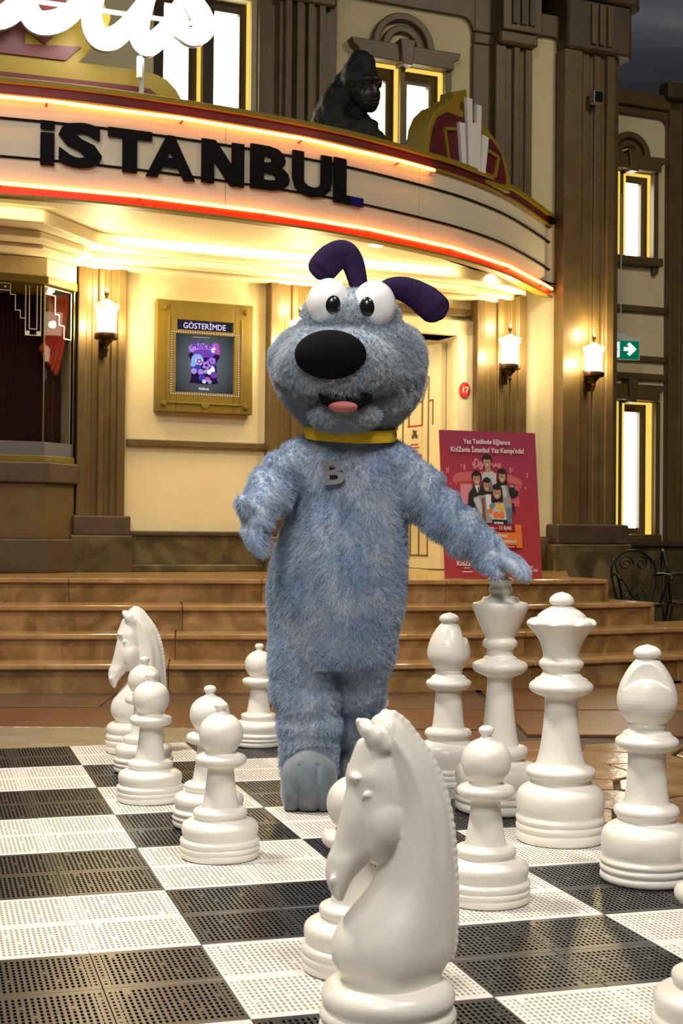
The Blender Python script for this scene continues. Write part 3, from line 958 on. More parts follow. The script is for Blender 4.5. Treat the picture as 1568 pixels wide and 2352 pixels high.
# ---------------------------------------------------------------- wall lanterns
def lantern(u, z, y0, lab):
    t = thing('wall_lantern', lab, 'lamp', FA(u, y0, z), FAZ, 'wall lanterns on the pilasters')
    cy = -.13
    bm = bmesh.new(); box(bm, -.035, .035, -.03, .01, -.28, -.08); tube(bm, [(0, 0, -.17), (0, -.07, -.20), (0, cy, -.17)], .014, 10)
    obj('bracket', bm, BRONZE, t, smooth=40)
    bm = bmesh.new(); lathe(bm, smooth_prof([(.0, -.29), (.006, -.28), (.012, -.25), (.022, -.235), (.014, -.215), (.03, -.19), (.05, -.17), (.055, -.15)], 3), 20, (0, cy, 0)); obj('finial', bm, BRONZE, t, smooth=50)
    bm = bmesh.new(); lathe(bm, smooth_prof([(.0, -.16), (.085, -.155), (.098, -.135), (.098, -.115), (.085, -.10), (.0, -.10)], 2), 24, (0, cy, 0)); obj('gallery', bm, BRONZE, t, smooth=40)
    bm = bmesh.new(); lathe(bm, [(.0, -.10), (.074, -.10), (.082, .06), (.084, .10), (0, .10)], 28, (0, cy, 0)); obj('lamp_glass', bm, LAMPGLASS, t, smooth=40)
    bm = bmesh.new(); lathe(bm, [(.086, .09), (.098, .095), (.10, .115), (.088, .12), (.06, .145), (.03, .16), (.018, .17), (0, .17)], 28, (0, cy, 0)); obj('cap', bm, pmat('lamp_cap', (.85, .74, .5), .4), t, smooth=40)
    bm = bmesh.new()
    for k in range(10):
        a = 2 * pi * k / 10; ball(bm, (.096 * cos(a), cy + .096 * sin(a), .128), .010, 8, 6)
    obj('crown_beads', bm, MATS['lamp_cap'], t, smooth=60)
    bm = bmesh.new(); lathe(bm, smooth_prof([(0, .17), (.012, .175), (.008, .19), (.02, .215), (.016, .24), (.004, .265), (0, .27)], 3), 14, (0, cy, 0)); obj('top_finial', bm, BRONZE, t, smooth=50)
    for zz, e in ((.30, 20), (-.0, 12)):
        point_lamp('lantern_bulb', FA(u, y0 + cy + (.0 if zz > .1 else -.0) - (.105 if zz < .1 else .02), z + zz * .9), e, (1, .78, .42), .03)
    for s in (-1, 1):
        point_lamp('lantern_bulb', FA(u + s * .125, y0 + cy - .01, z - .02), 11, (1, .78, .42), .03)


lantern(.26, 2.72, -.13, 'wall lantern on the leftmost pilaster, beside the film poster case')
lantern(1.95, 2.70, -.13, 'wall lantern on the pilaster hidden behind the dog head')
lantern(4.02, 2.68, -.13, 'wall lantern on the pilaster right of the cream door')
lantern(4.93, 2.66, -.13, 'wall lantern on the dark corner pilaster beside the exit sign')

# ---------------------------------------------------------------- film poster case
case = thing('poster_case', 'gold framed lit poster case on the cream wall, headed GÖSTERİMDE', 'poster', FA(1.155, -.005, 2.49), FAZ)
bm = bmesh.new()
holes_wall(bm, -.425, .425, -.47, .47, -.09, 0, [(-.26, .26, -.30, .19), (-.25, .25, .225, .31)])
obj('frame', bm, GOLD, case, bevel=.012)
bm = bmesh.new()
for a, b, c, d in ((-.33, .33, -.40, -.385), (-.33, -.315, -.40, .34), (.315, .33, -.40, .34)): box(bm, a, b, -.098, -.085, c, d)
prism(bm, [(-.05, -.385), (.05, -.385), (.03, -.42), (0, -.44), (-.03, -.42)], -.10, -.085, axis='y')
obj('frame_moulding', bm, GOLD, case, bevel=.004)
for sx in (-1, 1):
    for sz in (-1, 1):
        bm = bmesh.new(); prism(bm, ell(.36 * sx, .405 * sz, .022, .022, 4), -.115, -.085, axis='y'); prism(bm, ell(.36 * sx, .405 * sz, .03, .03, 16), -.095, -.085, axis='y')
        obj('frame_stud', bm, GOLD, case, bevel=.003)
BULB = emat('small_marquee_bulb', (.80, .72, 1.0), 1.0)
bm = bmesh.new()
for i in range(30):
    x = -.30 + .6 * i / 29
    for z in (.205, -.315): ball(bm, (x, -.092, z), .0046, 6, 4)
for i in range(1, 26):
    z = -.315 + .52 * i / 26
    for x in (-.30, .30): ball(bm, (x, -.092, z), .0046, 6, 4)
o = obj('bulb_border', bm, BULB, case); o['kind'] = 'stuff'
bm = bmesh.new(); box(bm, -.25, .25, -.06, -.05, .225, .31); obj('header_panel', bm, emat('dark_lit_panel', (.02, .02, .03), 1.), case)
bm = bmesh.new(); text_on(bm, 'GÖSTERİMDE', 0, .264, .050, -.0605, width=.375); obj('lettering', bm, emat('lit_lilac_text', (.78, .66, 1.0), 1.3), case)
m = bpy.data.materials.new('lit_poster_sheet'); m.use_nodes = True
nt = m.node_tree; nt.nodes.clear(); e = nt.nodes.new('ShaderNodeEmission'); oo = nt.nodes.new('ShaderNodeOutputMaterial'); nt.links.new(e.outputs[0], oo.inputs[0])
tc = nt.nodes.new('ShaderNodeTexCoord'); gr = nt.nodes.new('ShaderNodeTexGradient'); gr.gradient_type = 'SPHERICAL'
mp = nt.nodes.new('ShaderNodeMapping'); mp.inputs['Scale'].default_value = (2.6, 1, 2.4); mp.inputs['Location'].default_value = (0, 0, .1)
nt.links.new(tc.outputs['Object'], mp.inputs[0]); nt.links.new(mp.outputs[0], gr.inputs[0])
c = ramp(nt, gr.outputs[0], [(.1, (.018, .022, .026)), (.6, (.10, .11, .115)), (1., (.22, .20, .27))]); nt.links.new(c, e.inputs[0])
bm = bmesh.new(); box(bm, -.26, .26, -.055, -.045, -.30, .19); obj('poster_sheet', bm, m, case)
# generic stand-in artwork: lettering over an abstract purple bouquet in a scrolled panel
AR = [emat('lit_purple', (.22, .07, .55), .8), emat('lit_violet', (.50, .25, .85), .9), emat('lit_pink', (.62, .10, .60), .8), emat('lit_sky_blue', (.30, .50, 1.0), .9),
      emat('lit_white', (.85, .85, 1.0), 1.), emat('lit_ink', (.03, .015, .07), .6), emat('lit_deep_blue', (.07, .06, .45), .9), emat('lit_tan', (.45, .33, .22), .7)]
bm = bmesh.new()
y = -.0555
flat(bm, [(-.14, .02), (-.12, .045), (0, .03), (.12, .045), (.14, .02), (.11, -.04), (.115, -.18), (.13, -.215), (.0, -.225), (-.13, -.215), (-.115, -.18), (-.11, -.04)], y, 5)
flat(bm, ell(-.03, .075, .11, .05), y, 1)
flat(bm, ell(.0, .04, .10, .035), y - .0003, 0)
rr = random.Random(5)
for k, (x, z, r, mi) in enumerate([(-.06, -.02, .055, 3), (-.045, -.03, .032, 4), (.06, -.04, .05, 6), (.07, -.02, .035, 0), (.055, -.10, .042, 4), (.02, -.06, .045, 5), (-.06, -.09, .035, 6), (-.09, -.115, .028, 2),
                                  (.10, .10, .035, 2), (.085, .07, .028, 3), (.115, .06, .026, 2), (.09, .115, .018, 1), (-.03, -.12, .026, 1), (.01, -.115, .018, 7), (-.02, -.165, .03, 6), (.03, -.18, .022, 1), (.085, -.14, .03, 0), (.05, -.20, .016, 4), (-.10, -.06, .022, 3), (.0, -.20, .018, 3)]):
    flat(bm, ell(x, z, r, r * .95, 14), y - .0006 - k * .0002, mi)
    for q in range(5):
        a = q * 2 * pi / 5 + k; flat(bm, ell(x + r * .55 * cos(a), z + r * .55 * sin(a), r * .34, r * .34, 8), y - .0007 - k * .0002, (mi + 1) % 5 if k % 2 else mi)
obj('poster_art', bm, AR, case)
bm = bmesh.new(); text_on(bm, 'Alice', -.03, .105, .062, y - .006, bold=.012, width=.19, shear=.25); obj('title_lettering', bm, emat('lit_dark_violet', (.10, .03, .32), .9), case)
bm = bmesh.new(); text_on(bm, 'KidZania', 0, -.262, .018, y - .001, bold=.03, width=.09); box(bm, -.10, .05, y - .001, y - .0008, .172, .174); obj('small_lettering', bm, AR[4], case)
point_lamp('case_glow', FA(1.155, -.35, 2.4), .6, (.8, .75, 1), .1)

# ---------------------------------------------------------------- exit sign, ceiling hung
t = thing('exit_sign', 'green exit sign with white running figure and arrow behind the corner pilaster', 'sign', (2.80, 14.40, 2.93), rad(12))
GREENLIT = emat('lit_green_panel', (.0, .16, .075), .9); WHITELIT = emat('lit_white_panel', (.85, 1, .9), 1.0)
bm = bmesh.new(); box(bm, -.24, .255, -.02, .02, -.11, .12); obj('case', bm, pmat('pale_acrylic', (.6, .68, .68), .3), t, bevel=.006)
bm = bmesh.new(); box(bm, -.23, .243, -.024, -.018, -.10, .085); obj('green_panel', bm, GREENLIT, t)
bm = bmesh.new(); box(bm, -.20, .03, -.027, -.023, -.088, .072); obj('white_panel', bm, WHITELIT, t)
bm = bmesh.new()
prism(bm, [(.075, -.02), (.135, -.02), (.11, -.05), (.14, -.07), (.215, 0), (.14, .07), (.11, .05), (.135, .02), (.075, .02)], -.028, -.023, axis='y'); obj('arrow', bm, WHITELIT, t)
bm = bmesh.new()
prism(bm, ell(-.035, .045, .014, .014, 12), -.030, -.026, axis='y')
def limb(p, w):
    for a, b in zip(p, p[1:]):
        a = Vector(a); b = Vector(b); d = (b - a).normalized(); n = Vector((-d.y, d.x)) * w / 2
        prism(bm, [tuple(a + n), tuple(b + n), tuple(b - n), tuple(a - n)], -.030, -.026, axis='y')
limb([(-.05, .025), (-.075, -.02)], .026); limb([(-.045, .02), (-.02, -.005), (.01, -.012)], .011); limb([(-.055, .022), (-.09, .02), (-.105, -.008)], .011)
limb([(-.07, -.02), (-.045, -.045), (-.045, -.08)], .014); limb([(-.075, -.02), (-.09, -.05), (-.13, -.055)], .014)
obj('running_figure', bm, GREENLIT, t)
bm = bmesh.new(); box(bm, -.20, .1, -.015, .015, .12, .16); tube(bm, [(-.15, 0, .16), (-.15, 0, 1.6)], .006, 6); tube(bm, [(.05, 0, .16), (.05, 0, 1.6)], .006, 6)
obj('hanger', bm, MATS['pale_acrylic'], t)

# ---------------------------------------------------------------- iron cafe armchairs right of the steps
def iron_chair(lab, loc, rz):
    t = thing('iron_armchair', lab, 'chair', loc, rz, 'wrought iron chairs by the right wing')
    r = .009
    def T(name, paths, rr=r):
        bm = bmesh.new()
        for p in paths: tube(bm, p, rr, 8)
        return obj(name, bm, IRON, t, smooth=60)
    # back frame: hooped, seen from the front (x right, y back)
    hoop = catmull([(-.155, .0, .45), (-.20, .03, .68), (-.19, .04, .80), (-.10, .05, .89), (0, .05, .915), (.10, .05, .89), (.19, .04, .80), (.20, .03, .68), (.155, 0, .45)], 5)
    T('back_frame', [hoop], .011)
    def spiral(cx, cz, r0, a0, turns, d):
        return [(cx + (r0 * (1 - .75 * k / 22)) * cos(a0 + d * turns * 2 * pi * k / 22), .035, cz + (r0 * (1 - .75 * k / 22)) * sin(a0 + d * turns * 2 * pi * k / 22)) for k in range(23)]
    for s in (-1, 1):
        T('back_scroll', [spiral(s * .072, .80, .068, 0 if s < 0 else pi, 1.6, 1 if s < 0 else -1), spiral(s * .065, .52, .06, 0 if s < 0 else pi, 1.6, -1 if s < 0 else 1),
                          catmull([(s * .01, .03, .50), (s * .06, .035, .60), (s * .155, .035, .74), (s * .15, .035, .83), (s * .07, .04, .868)], 5)], .006)
    bm = bmesh.new(); lathe(bm, [(0, .435), (.20, .435), (.212, .445), (.205, .458), (0, .46)], 32, (0, -.17, 0)); obj('seat', bm, IRON, t, smooth=40)
    for s in (-1, 1):
        T('leg', [catmull([(s * .15, -.02, .45), (s * .16, .02, .22), (s * .19, .07, .0)], 4)], .011)
        T('leg', [catmull([(s * .14, -.32, .45), (s * .15, -.34, .22), (s * .18, -.37, .0)], 4)], .011)
        a = T('armrest', [catmull([(s * .19, .03, .70), (s * .23, -.08, .71), (s * .24, -.25, .70), (s * .23, -.30, .67)], 4), catmull([(s * .235, -.22, .70), (s * .20, -.20, .58), (s * .17, -.17, .455)], 4)], .012)
    T('stretcher', [[(-.16, .03, .18), (.15, -.34, .18)], [(.16, .03, .18), (-.15, -.34, .18)]], .007)
    return t


iron_chair('black wrought iron armchair with scrolled hoop back, facing the steps', (2.60, 12.45, -.03), rad(8))
iron_chair('black wrought iron armchair seen edge on, right of the hoop backed one', (2.97, 12.75, -.03), rad(84))

# ================================================================== MARQUEE
ARC = catmull([Vector((*p, 0)) for p in [(-6, 8.75), (-4.2, 8.98), (-3.2, 9.2), (-2.33, 9.455), (-1.77, 9.64), (-1.2, 9.90), (-.6, 10.23), (.03, 10.66), (.74, 11.32),
                                          (1.14, 11.8), (1.48, 12.35), (1.93, 13.3), (2.12, 13.75)]], 12)
AS = [0]
for a, b in zip(ARC, ARC[1:]): AS.append(AS[-1] + (b - a).length)
ALEN = AS[-1]
MO = Vector((-1.2, 10.0, 3.28))


def arc(s, o=0., z=0.):
    """point on the marquee curve at arc length s, o metres out towards the plaza, height z, relative to MO"""
    s = min(max(s, 0), ALEN)
    i = 0
    while i < len(AS) - 2 and AS[i + 1] < s: i += 1
    k = (s - AS[i]) / (AS[i + 1] - AS[i])
    p = ARC[i].lerp(ARC[i + 1], k)
    i2 = min(max(i, 1), len(ARC) - 3)
    t0 = (ARC[i2 + 1] - ARC[i2 - 1]); t1 = (ARC[i2 + 2] - ARC[i2])
    t = t0.lerp(t1, k).normalized()
    n = Vector((t.y, -t.x, 0))
    return p + n * o + Vector((0, 0, z)) - MO


marquee = thing('theatre_marquee', 'curved cream cinema marquee reading İSTANBUL between red neon lines', 'marquee', MO)


def sweep(bm, prof, s0=0., s1=ALEN, n=110, mi=0):
    """closed profile of (o, z) swept along the curve"""
    loft(bm, [[arc(s0 + (s1 - s0) * i / n, o, z) for o, z in prof] for i in range(n + 1)], True, mi)


def rect(o0, o1, z0, z1): return [(o0, z0), (o1, z0), (o1, z1), (o0, z1)]


MARQ = pmat('cream_sign_face', (.72, .64, .47), .35, col2=(.74, .665, .50), scale=2)
SEAM = [0, 1.75, 3.46, 5.35, 7.18, ALEN]
for a, b in zip(SEAM, SEAM[1:]):
    bm = bmesh.new(); sweep(bm, rect(-.06, 0, 3.35, 3.96), a + .0025, b - .0025, 40)
    obj('fascia_panel', bm, MARQ, marquee, smooth=40)
bm = bmesh.new(); sweep(bm, rect(-.08, -.062, 3.28, 4.05)); obj('backing', bm, CREAM2, marquee, smooth=40)
bm = bmesh.new(); sweep(bm, rect(-.06, .012, 3.272, 3.345)); obj('lower_band', bm, RED, marquee, smooth=40)
bm = bmesh.new(); sweep(bm, rect(-.06, .02, 3.955, 4.035)); obj('maroon_band', bm, MAROON, marquee, smooth=40)
bm = bmesh.new(); sweep(bm, rect(-.10, .045, 4.03, 4.07)); obj('top_rim', bm, OLIVE, marquee, smooth=40, bevel=.004)
bm = bmesh.new(); sweep(bm, rect(-.06, .028, 3.945, 3.962)); obj('lower_rim', bm, OLIVE, marquee, smooth=40)
bm = bmesh.new(); sweep(bm, rect(-.06, .035, 3.268, 3.285)); obj('bottom_rim', bm, OLIVE, marquee, smooth=40)
for z in (3.80, 3.54):
    bm = bmesh.new(); sweep(bm, rect(-.01, .014, z - .007, z + .007)); obj('letter_rail', bm, BLACK, marquee, smooth=40)
# neon: straight glass lengths bent at their mounts
for z, s1, o in ((3.93, 7.30, .055), (3.348, 9.72, .045)):
    s = 1.2 if z > 3.5 else .9
    cuts = []
    while s < s1: cuts.append(s); s += .95
    cuts.append(s1)
    for a, b in zip(cuts, cuts[1:]):
        bm = bmesh.new(); tube(bm, [arc(a + .008, o, z), arc(b - .008, o, z)], .012, 10); obj('neon_tube', bm, NEON, marquee, smooth=60)
    for a in cuts:
        bm = bmesh.new(); tube(bm, [arc(a, 0, z - .02), arc(a, o - .012, z - .01)], .008, 6); obj('neon_mount', bm, pmat('dull_glass_mount', (.4, .2, .12), .5), marquee)
# letters
LET = [('I', 4.013, 4.106, 3.50, 3.725), ('S', 4.133, 4.431, 3.502, 3.814), ('T', 4.471, 4.783, 3.508, 3.81), ('A', 4.742, 5.104, 3.50, 3.805), ('N', 5.154, 5.485, 3.506, 3.82),
       ('B', 5.538, 5.86, 3.517, 3.838), ('U', 5.887, 6.231, 3.515, 3.843), ('L', 6.252, 6.533, 3.509, 3.85)]


def place_letter(bm, s0, s1, z0, z1):
    c = arc((s0 + s1) / 2, .02, 0); t = (arc(s1, .02) - arc(s0, .02)); w = t.length; t.normalize()
    n = Vector((t.y, -t.x, 0))
    M = Matrix(((t.x, 0, -n.x * -1, c.x), (t.y, 0, -n.y * -1, c.y), (0, 1, 0, 0), (0, 0, 0, 1)))
    xs = [v.co.x for v in bm.verts]; ys = [v.co.y for v in bm.verts]
    for v in bm.verts:
        v.co.x = ((v.co.x - min(xs)) / (max(xs) - min(xs)) - .5) * w
        v.co.y = z0 + (v.co.y - min(ys)) / (max(ys) - min(ys)) * (z1 - z0)
    bmesh.ops.transform(bm, matrix=M, verts=bm.verts)
    for v in bm.verts: v.co.z -= MO.z


for ch, s0, s1, z0, z1 in LET:
    if ch == 'I':
        bm = bmesh.new(); box(bm, 0, 1, 0, 1, -.008, .008); box(bm, 0, 1, 1.1, 1.36, -.008, .008)
        z1 = 3.806
    elif ch == 'L':
        bm = bmesh.new(); prism(bm, [(0, 0), (1, 0), (1, .20), (.42, .20), (.42, 1), (0, 1)], -.008, .008)
    elif ch == 'T':
        bm = bmesh.new(); prism(bm, [(.33, 0), (.66, 0), (.66, .79), (1, .79), (1, 1), (0, 1), (0, .79), (.33, .79)], -.008, .008)
    elif ch == 'N':
        bm = bmesh.new(); prism(bm, [(0, 0), (.29, 0), (.29, .52), (.68, 0), (1, 0), (1, 1), (.71, 1), (.71, .48), (.32, 1), (0, 1)], -.008, .008)
    else:
        bm = text_bm(ch, 1.0, .012, .042 if ch != 'A' else .035)
    place_letter(bm, s0, s1, z0, z1)
    obj('letter', bm, BLACK, marquee)
# dark blue patch at the foot of the last letter
bm = bmesh.new(); box(bm, 0, 1, 0, 1, .0, .003); place_letter(bm, 6.40, 6.533, 3.509, 3.572)
for v in bm.verts: v.co += (arc(6.4, .034) - arc(6.4, .02))
obj('blue_foil', bm, pmat('blue_reflective_foil', (.015, .012, .14), .15), marquee)
# roof of the marquee and its soffit
bm = bmesh.new()
prism(bm, [tuple(arc(ALEN * i / 40, -.08))[:2] for i in range(41)] + [tuple(FA(u, .0) - MO)[:2] for u in (4.72, -5)], 3.98 - MO.z, 4.02 - MO.z)
obj('roof', bm, DARKBROWN, marquee)
bm = bmesh.new()
prism(bm, [tuple(arc(ALEN * i / 110, -.055))[:2] for i in range(111)] + [tuple(FA(u, .0) - MO)[:2] for u in (4.72, -5)], 3.355 - MO.z, 3.40 - MO.z)
obj('soffit', bm, CREAM2, marquee)
# stepped cornice under the soffit
def cornice(front, z0, z1):
    bm = bmesh.new()
    prism(bm, [tuple(FA(u, y) - MO)[:2] for u, y in front] + [tuple(FA(u, .0) - MO)[:2] for u in (front[-1][0], front[0][0])], z0 - MO.z, z1 - MO.z)
    obj('cornice_step', bm, CREAM2, marquee, bevel=.012)
cornice([(-4.8, -1.22), (-.45, -1.22), (.02, -.72), (.16, -.60), (3.3, -.60), (3.9, -.44), (4.22, -.2), (4.32, -.03)], 3.255, 3.356)
cornice([(-4.8, -.95), (-.42, -.95), (.0, -.55), (.12, -.36), (3.5, -.36), (4.0, -.22), (4.24, -.03)], 3.20, 3.256)
cornice([(-4.8, -.70), (-.35, -.70), (.0, -.40), (.08, -.20), (3.7, -.20), (4.18, -.03)], 3.17, 3.201)
# recessed downlights in the soffit (real lamps under the canopy)
DL = emat('downlight_lens', (1, .93, .75), 30)
for k, s in enumerate((2.6, 3.9, 5.1, 6.2, 7.05, 7.9, 8.7)):
    p = arc(s, -.30 if s < 8 else -.2, 3.353) + MO
    spot_lamp('canopy_downlight', p - Vector((0, 0, .02)), p + Vector((.15, .35, -2)), 27 if s < 8 else 18, (1, .85, .52), 150, .8, .05)
bm = bmesh.new(); prism(bm, ell(.27 - MO.x, 11.36 - MO.y, .05, .05, 18), 3.347 - MO.z, 3.356 - MO.z); obj('downlight', bm, DL, marquee)
def strip_lamp(u0, u1, y, z, power):
    d = bpy.data.lights.new('cornice_strip_light', 'AREA'); d.shape = 'RECTANGLE'; d.size = u1 - u0; d.size_y = .03; d.energy = power; d.color = (1, .82, .42)
    o = bpy.data.objects.new('cornice_strip_light', d); COL.objects.link(o); o.location = FA((u0 + u1) / 2, y, z)
    o.rotation_euler = (rad(40), 0, FAZ)
strip_lamp(.2, 3.3, -.70, 3.34, 12)
strip_lamp(.15, 3.6, -.45, 3.245, 6)
strip_lamp(-2.4, -.4, -1.32, 3.34, 5)
# ---- crests standing on the marquee
cx0 = Vector((.68, 11.25, 4.03)); cang = math.atan2(.754223, .656618)
crest = thing('fan_crest', 'rounded gold and maroon crest with white fan bars at the right end of the marquee', 'sign', cx0, cang)
Z = 4.03
outl = [(-.05, -.02), (-.038, .11), (-.008, .27), (.054, .38), (.166, .475), (.296, .52), (.40, .50), (.60, .47), (.811, .412), (.954, .34), (1.065, .218), (1.14, .056), (1.15, -.06)]
bm = bmesh.new(); prism(bm, outl, 0, .22, axis='y'); obj('body', bm, OLIVE, crest, bevel=.008)
bm = bmesh.new(); prism(bm, [(.263, .40), (.263, .547), (.362, .58), (.368, .64), (.539, .70), (.547, .635), (.60, .63), (.60, .4)], .03, .18, axis='y'); obj('gold_tower', bm, OLIVE, crest, bevel=.006)
bm = bmesh.new(); prism(bm, [(.0, .0), (.003, .115), (.04, .259), (.102, .362), (.215, .427), (.431, .43), (.654, .37), (.847, .338), (.992, .245), (1.067, .073), (1.07, 0)], -.012, .01, axis='y'); obj('maroon_field', bm, MAROON, crest)
for p in ([(.446, .60), (.524, .60), (.533, .40), (.591, .42), (.589, .57), (.658, .575), (.647, .02), (.486, .02)], [(.348, .368), (.425, .376), (.452, .02), (.395, .02)], [(.672, .34), (.766, .33), (.72, .02), (.651, .02)]):
    bm = bmesh.new(); prism(bm, p, -.04, -.01, axis='y'); obj('white_bar', bm, WHITE, crest)
bm = bmesh.new()
def strokes(b, p, w, y0, y1):
    for a, c_ in zip(p, p[1:]):
        a = Vector(a); c_ = Vector(c_); d = (c_ - a).normalized(); n = Vector((-d.y, d.x)) * w / 2
        prism(b, [tuple(a + n), tuple(c_ + n), tuple(c_ - n), tuple(a - n)], y0, y1, axis='y')
strokes(bm, [(.235, .02), (.17, .278), (.33, .31)], .025, -.03, -.01); strokes(bm, [(.75, .23), (.938, .20), (.88, .02)], .025, -.03, -.01)
strokes(bm, [(.36, .38), (.405, .02)], .012, -.035, -.01)
obj('gold_lines', bm, OLIVE, crest)

cl0 = Vector((-2.6, 9.5, 4.04)); clang = math.atan2(.65, 1.7)
crl = thing('banner_crest', 'large gold and maroon crest with slanted stripes behind the white script sign', 'sign', cl0, clang)
bm = bmesh.new()
prism(bm, [(-1.2, -.03), (-1.2, 1.1), (.25, 1.1), (.80, 1.0), (1.02, .62), (.99, .50), (.80, .27), (1.17, .27), (1.33, .26), (1.43, .225), (1.50, .16), (1.56, .06), (1.56, -.03)], .05, .12, axis='y')
obj('body', bm, OLIVE, crl, bevel=.006)
bm = bmesh.new(); prism(bm, [(-1.2, .02), (-1.2, .115), (1.17, .145), (1.30, .14), (1.36, .10), (1.38, .02)], .035, .055, axis='y'); obj('maroon_stripe', bm, MAROON, crl)
bm = bmesh.new(); prism(bm, [(-1.2, .25), (.70, .265), (.81, .375), (.42, .345), (.42, 1.0), (.25, 1.0), (.25, .335), (-1.2, .335)], .035, .055, axis='y'); obj('maroon_stripe', bm, MAROON, crl)
bm = bmesh.new(); prism(bm, [(.42, .44), (.56, .36), (.74, .56), (.60, .98), (.50, .98)], .035, .055, axis='y'); obj('maroon_stripe', bm, MAROON, crl)
# ---- lit script sign (only its foot is in the frame)
sg0 = Vector((-2.6, 9.4, 4.03)); sang = clang
script = thing('script_sign', 'glowing white script lettering sign above the left end of the marquee', 'sign', sg0, sang)
STR = [[(.10, .48), (.22, .43), (.36, .52), (.46, .70), (.50, .85)], [(.55, 1.0), (.45, .72), (.44, .56), (.50, .46), (.60, .46), (.72, .53), (.84, .68), (.92, .86)],
       [(1.02, .98), (.92, .72), (.88, .54), (.92, .42), (1.00, .40), (1.10, .47), (1.22, .64), (1.34, .86)], [(1.36, .96), (1.26, .70), (1.21, .50), (1.26, .40), (1.34, .44), (1.43, .56), (1.50, .72)],
       [(1.62, 1.0), (1.58, .80), (1.66, .66), (1.68, .56), (1.60, .50), (1.50, .53)]]
for p in STR:
    bm = bmesh.new()
    P = catmull([Vector((x, -.06, z)) for x, z in p], 6)
    n = len(P)
    tube(bm, P, [.042 + .036 * sin(pi * min(1, i / (n - 1) * 1.0)) for i in range(n)], 14)
    obj('letter_stroke', bm, WHITENEON, script, smooth=60)
    bm = bmesh.new(); tube(bm, [q + Vector((0, .055, -.012)) for q in P], [.036 + .03 * sin(pi * i / (n - 1)) for i in range(n)], 10); obj('letter_back', bm, GREY, script, smooth=60)
bm = bmesh.new(); ball(bm, (1.30, -.09, .42), .045, 16, 10); obj('flood_bulb', bm, emat('flood_bulb', (1, .95, .8), 60), script)
bm = bmesh.new(); box(bm, 1.235, 1.265, .0, .03, .0, .44); obj('post', bm, GREY, script)
bm = bmesh.new(); box(bm, 1.21, 1.245, -.03, .0, .17, .32); obj('post_label', bm, WHITE, script, bevel=.003)
bm = bmesh.new(); box(bm, .2, 1.7, .0, .02, .60, .63); obj('carrier_rail', bm, GREY, script)
point_lamp('script_glow', cl0 + Vector((.9, .1, .55)), 30, (1, .95, .8), .25)

# ---- dark gorilla bust behind the rim
G0 = Vector((.05, 11.15, 4.0))
bm = bmesh.new()
ball(bm, (.06, 0, .62), (.155, .17, .20)); ball(bm, (.11, -.08, .50), (.125, .12, .13)); ball(bm, (.07, -.02, .74), (.12, .13, .11))
ball(bm, (.13, -.12, .42), (.09, .09, .09))
tube(bm, [(-.02, .06, .62), (-.10, .06, .45), (-.14, .05, .25)], [.12, .16, .2], 16)
tube(bm, [(-.14, .02, .32), (-.24, -.02, .18), (-.27, -.05, .02)], [.12, .10, .08], 14)
ball(bm, (-.02, .05, .15), (.28, .2, .26)); tube(bm, [(.08, .02, .22), (.22, -.02, .10), (.36, -.04, .01)], [.12, .09, .06], 14)
bmesh.ops.scale(bm, vec=(1, 1, 1), verts=bm.verts)
me = remesh(bm, .016, 4)
for v in me.vertices:
    n = noise.noise(v.co * 14) * .018 + noise.noise(v.co * 40) * .006; v.co += v.normal * n
FURB = pmat('black_fur', (.004, .0038, .0036), .65, bump=.6, bscale=60)
me.materials.append(FURB)
gor = link('gorilla_figure', me, None, G0)
tag(gor, 'black gorilla figure leaning over the marquee rim before the arched window', 'figure')
bm = bmesh.new(); ball(bm, (.13, -.15, .48), (.09, .06, .10)); ball(bm, (.13, -.13, .59), (.10, .06, .035)); ball(bm, (.105, -.205, .50), .016, 8, 6); ball(bm, (.155, -.205, .50), .016, 8, 6)
tube(bm, [(.07, -.175, .42), (.13, -.20, .41), (.19, -.175, .42)], .012, 8)
obj('face', bm, pmat('dark_hide', (.012, .009, .009), .4), gor, smooth=60)
bm = bmesh.new()
for s in (-1, 1): ball(bm, (.13 + s * .045, -.185, .555), .011, 8, 6)
obj('eye', bm, BLACKGL, gor, smooth=60)
bm = bmesh.new()
for s in (-.10, .22): ball(bm, (s + .0, -.01, .60), (.025, .03, .04), 10, 8)
obj('ear', bm, FURB, gor, smooth=60)
for k, x in enumerate((-.33, -.30, -.26, -.23)):
    bm = bmesh.new(); tube(bm, [(x, -.10, .0), (x + .01, -.08, .10), (x + .035, -.03, .16)], [.016, .018, .02], 8); obj('finger', bm, FURB, gor, smooth=60)

# ================================================================== STANDEE
stn = thing('red_standee', 'red advertising board on the top step, printed with five children', 'sign', (1.165, 10.68, .683), math.atan2(.35, 1.0))
TILT = rad(-7.0)
bd = bpy.data.objects.new('board', None)
bm = bmesh.new(); box(bm, -.405, .405, 0, .012, 0, 1.135)
STR_RED = bpy.data.materials.new('red_gradient_print'); STR_RED.use_nodes = True
nt = STR_RED.node_tree; b = nt.nodes['Principled BSDF']; b.inputs['Roughness'].default_value = .4
tc = nt.nodes.new('ShaderNodeTexCoord'); sp = nt.nodes.new('ShaderNodeSeparateXYZ'); nt.links.new(tc.outputs['Object'], sp.inputs[0])
mr = nt.nodes.new('ShaderNodeMath'); mr.operation = 'ADD'; nt.links.new(sp.outputs['X'], mr.inputs[0]); mr.inputs[1].default_value = .0
m2 = nt.nodes.new('ShaderNodeMath'); m2.operation = 'MULTIPLY_ADD'; nt.links.new(sp.outputs['X'], m2.inputs[0]); m2.inputs[1].default_value = .35; nt.links.new(sp.outputs['Z'], m2.inputs[2])
nt.links.new(ramp(nt, m2.outputs[0], [(.1, (.44, .05, .05)), (.65, (.42, .04, .055)), (1., (.35, .04, .085))]), b.inputs['Base Color'])
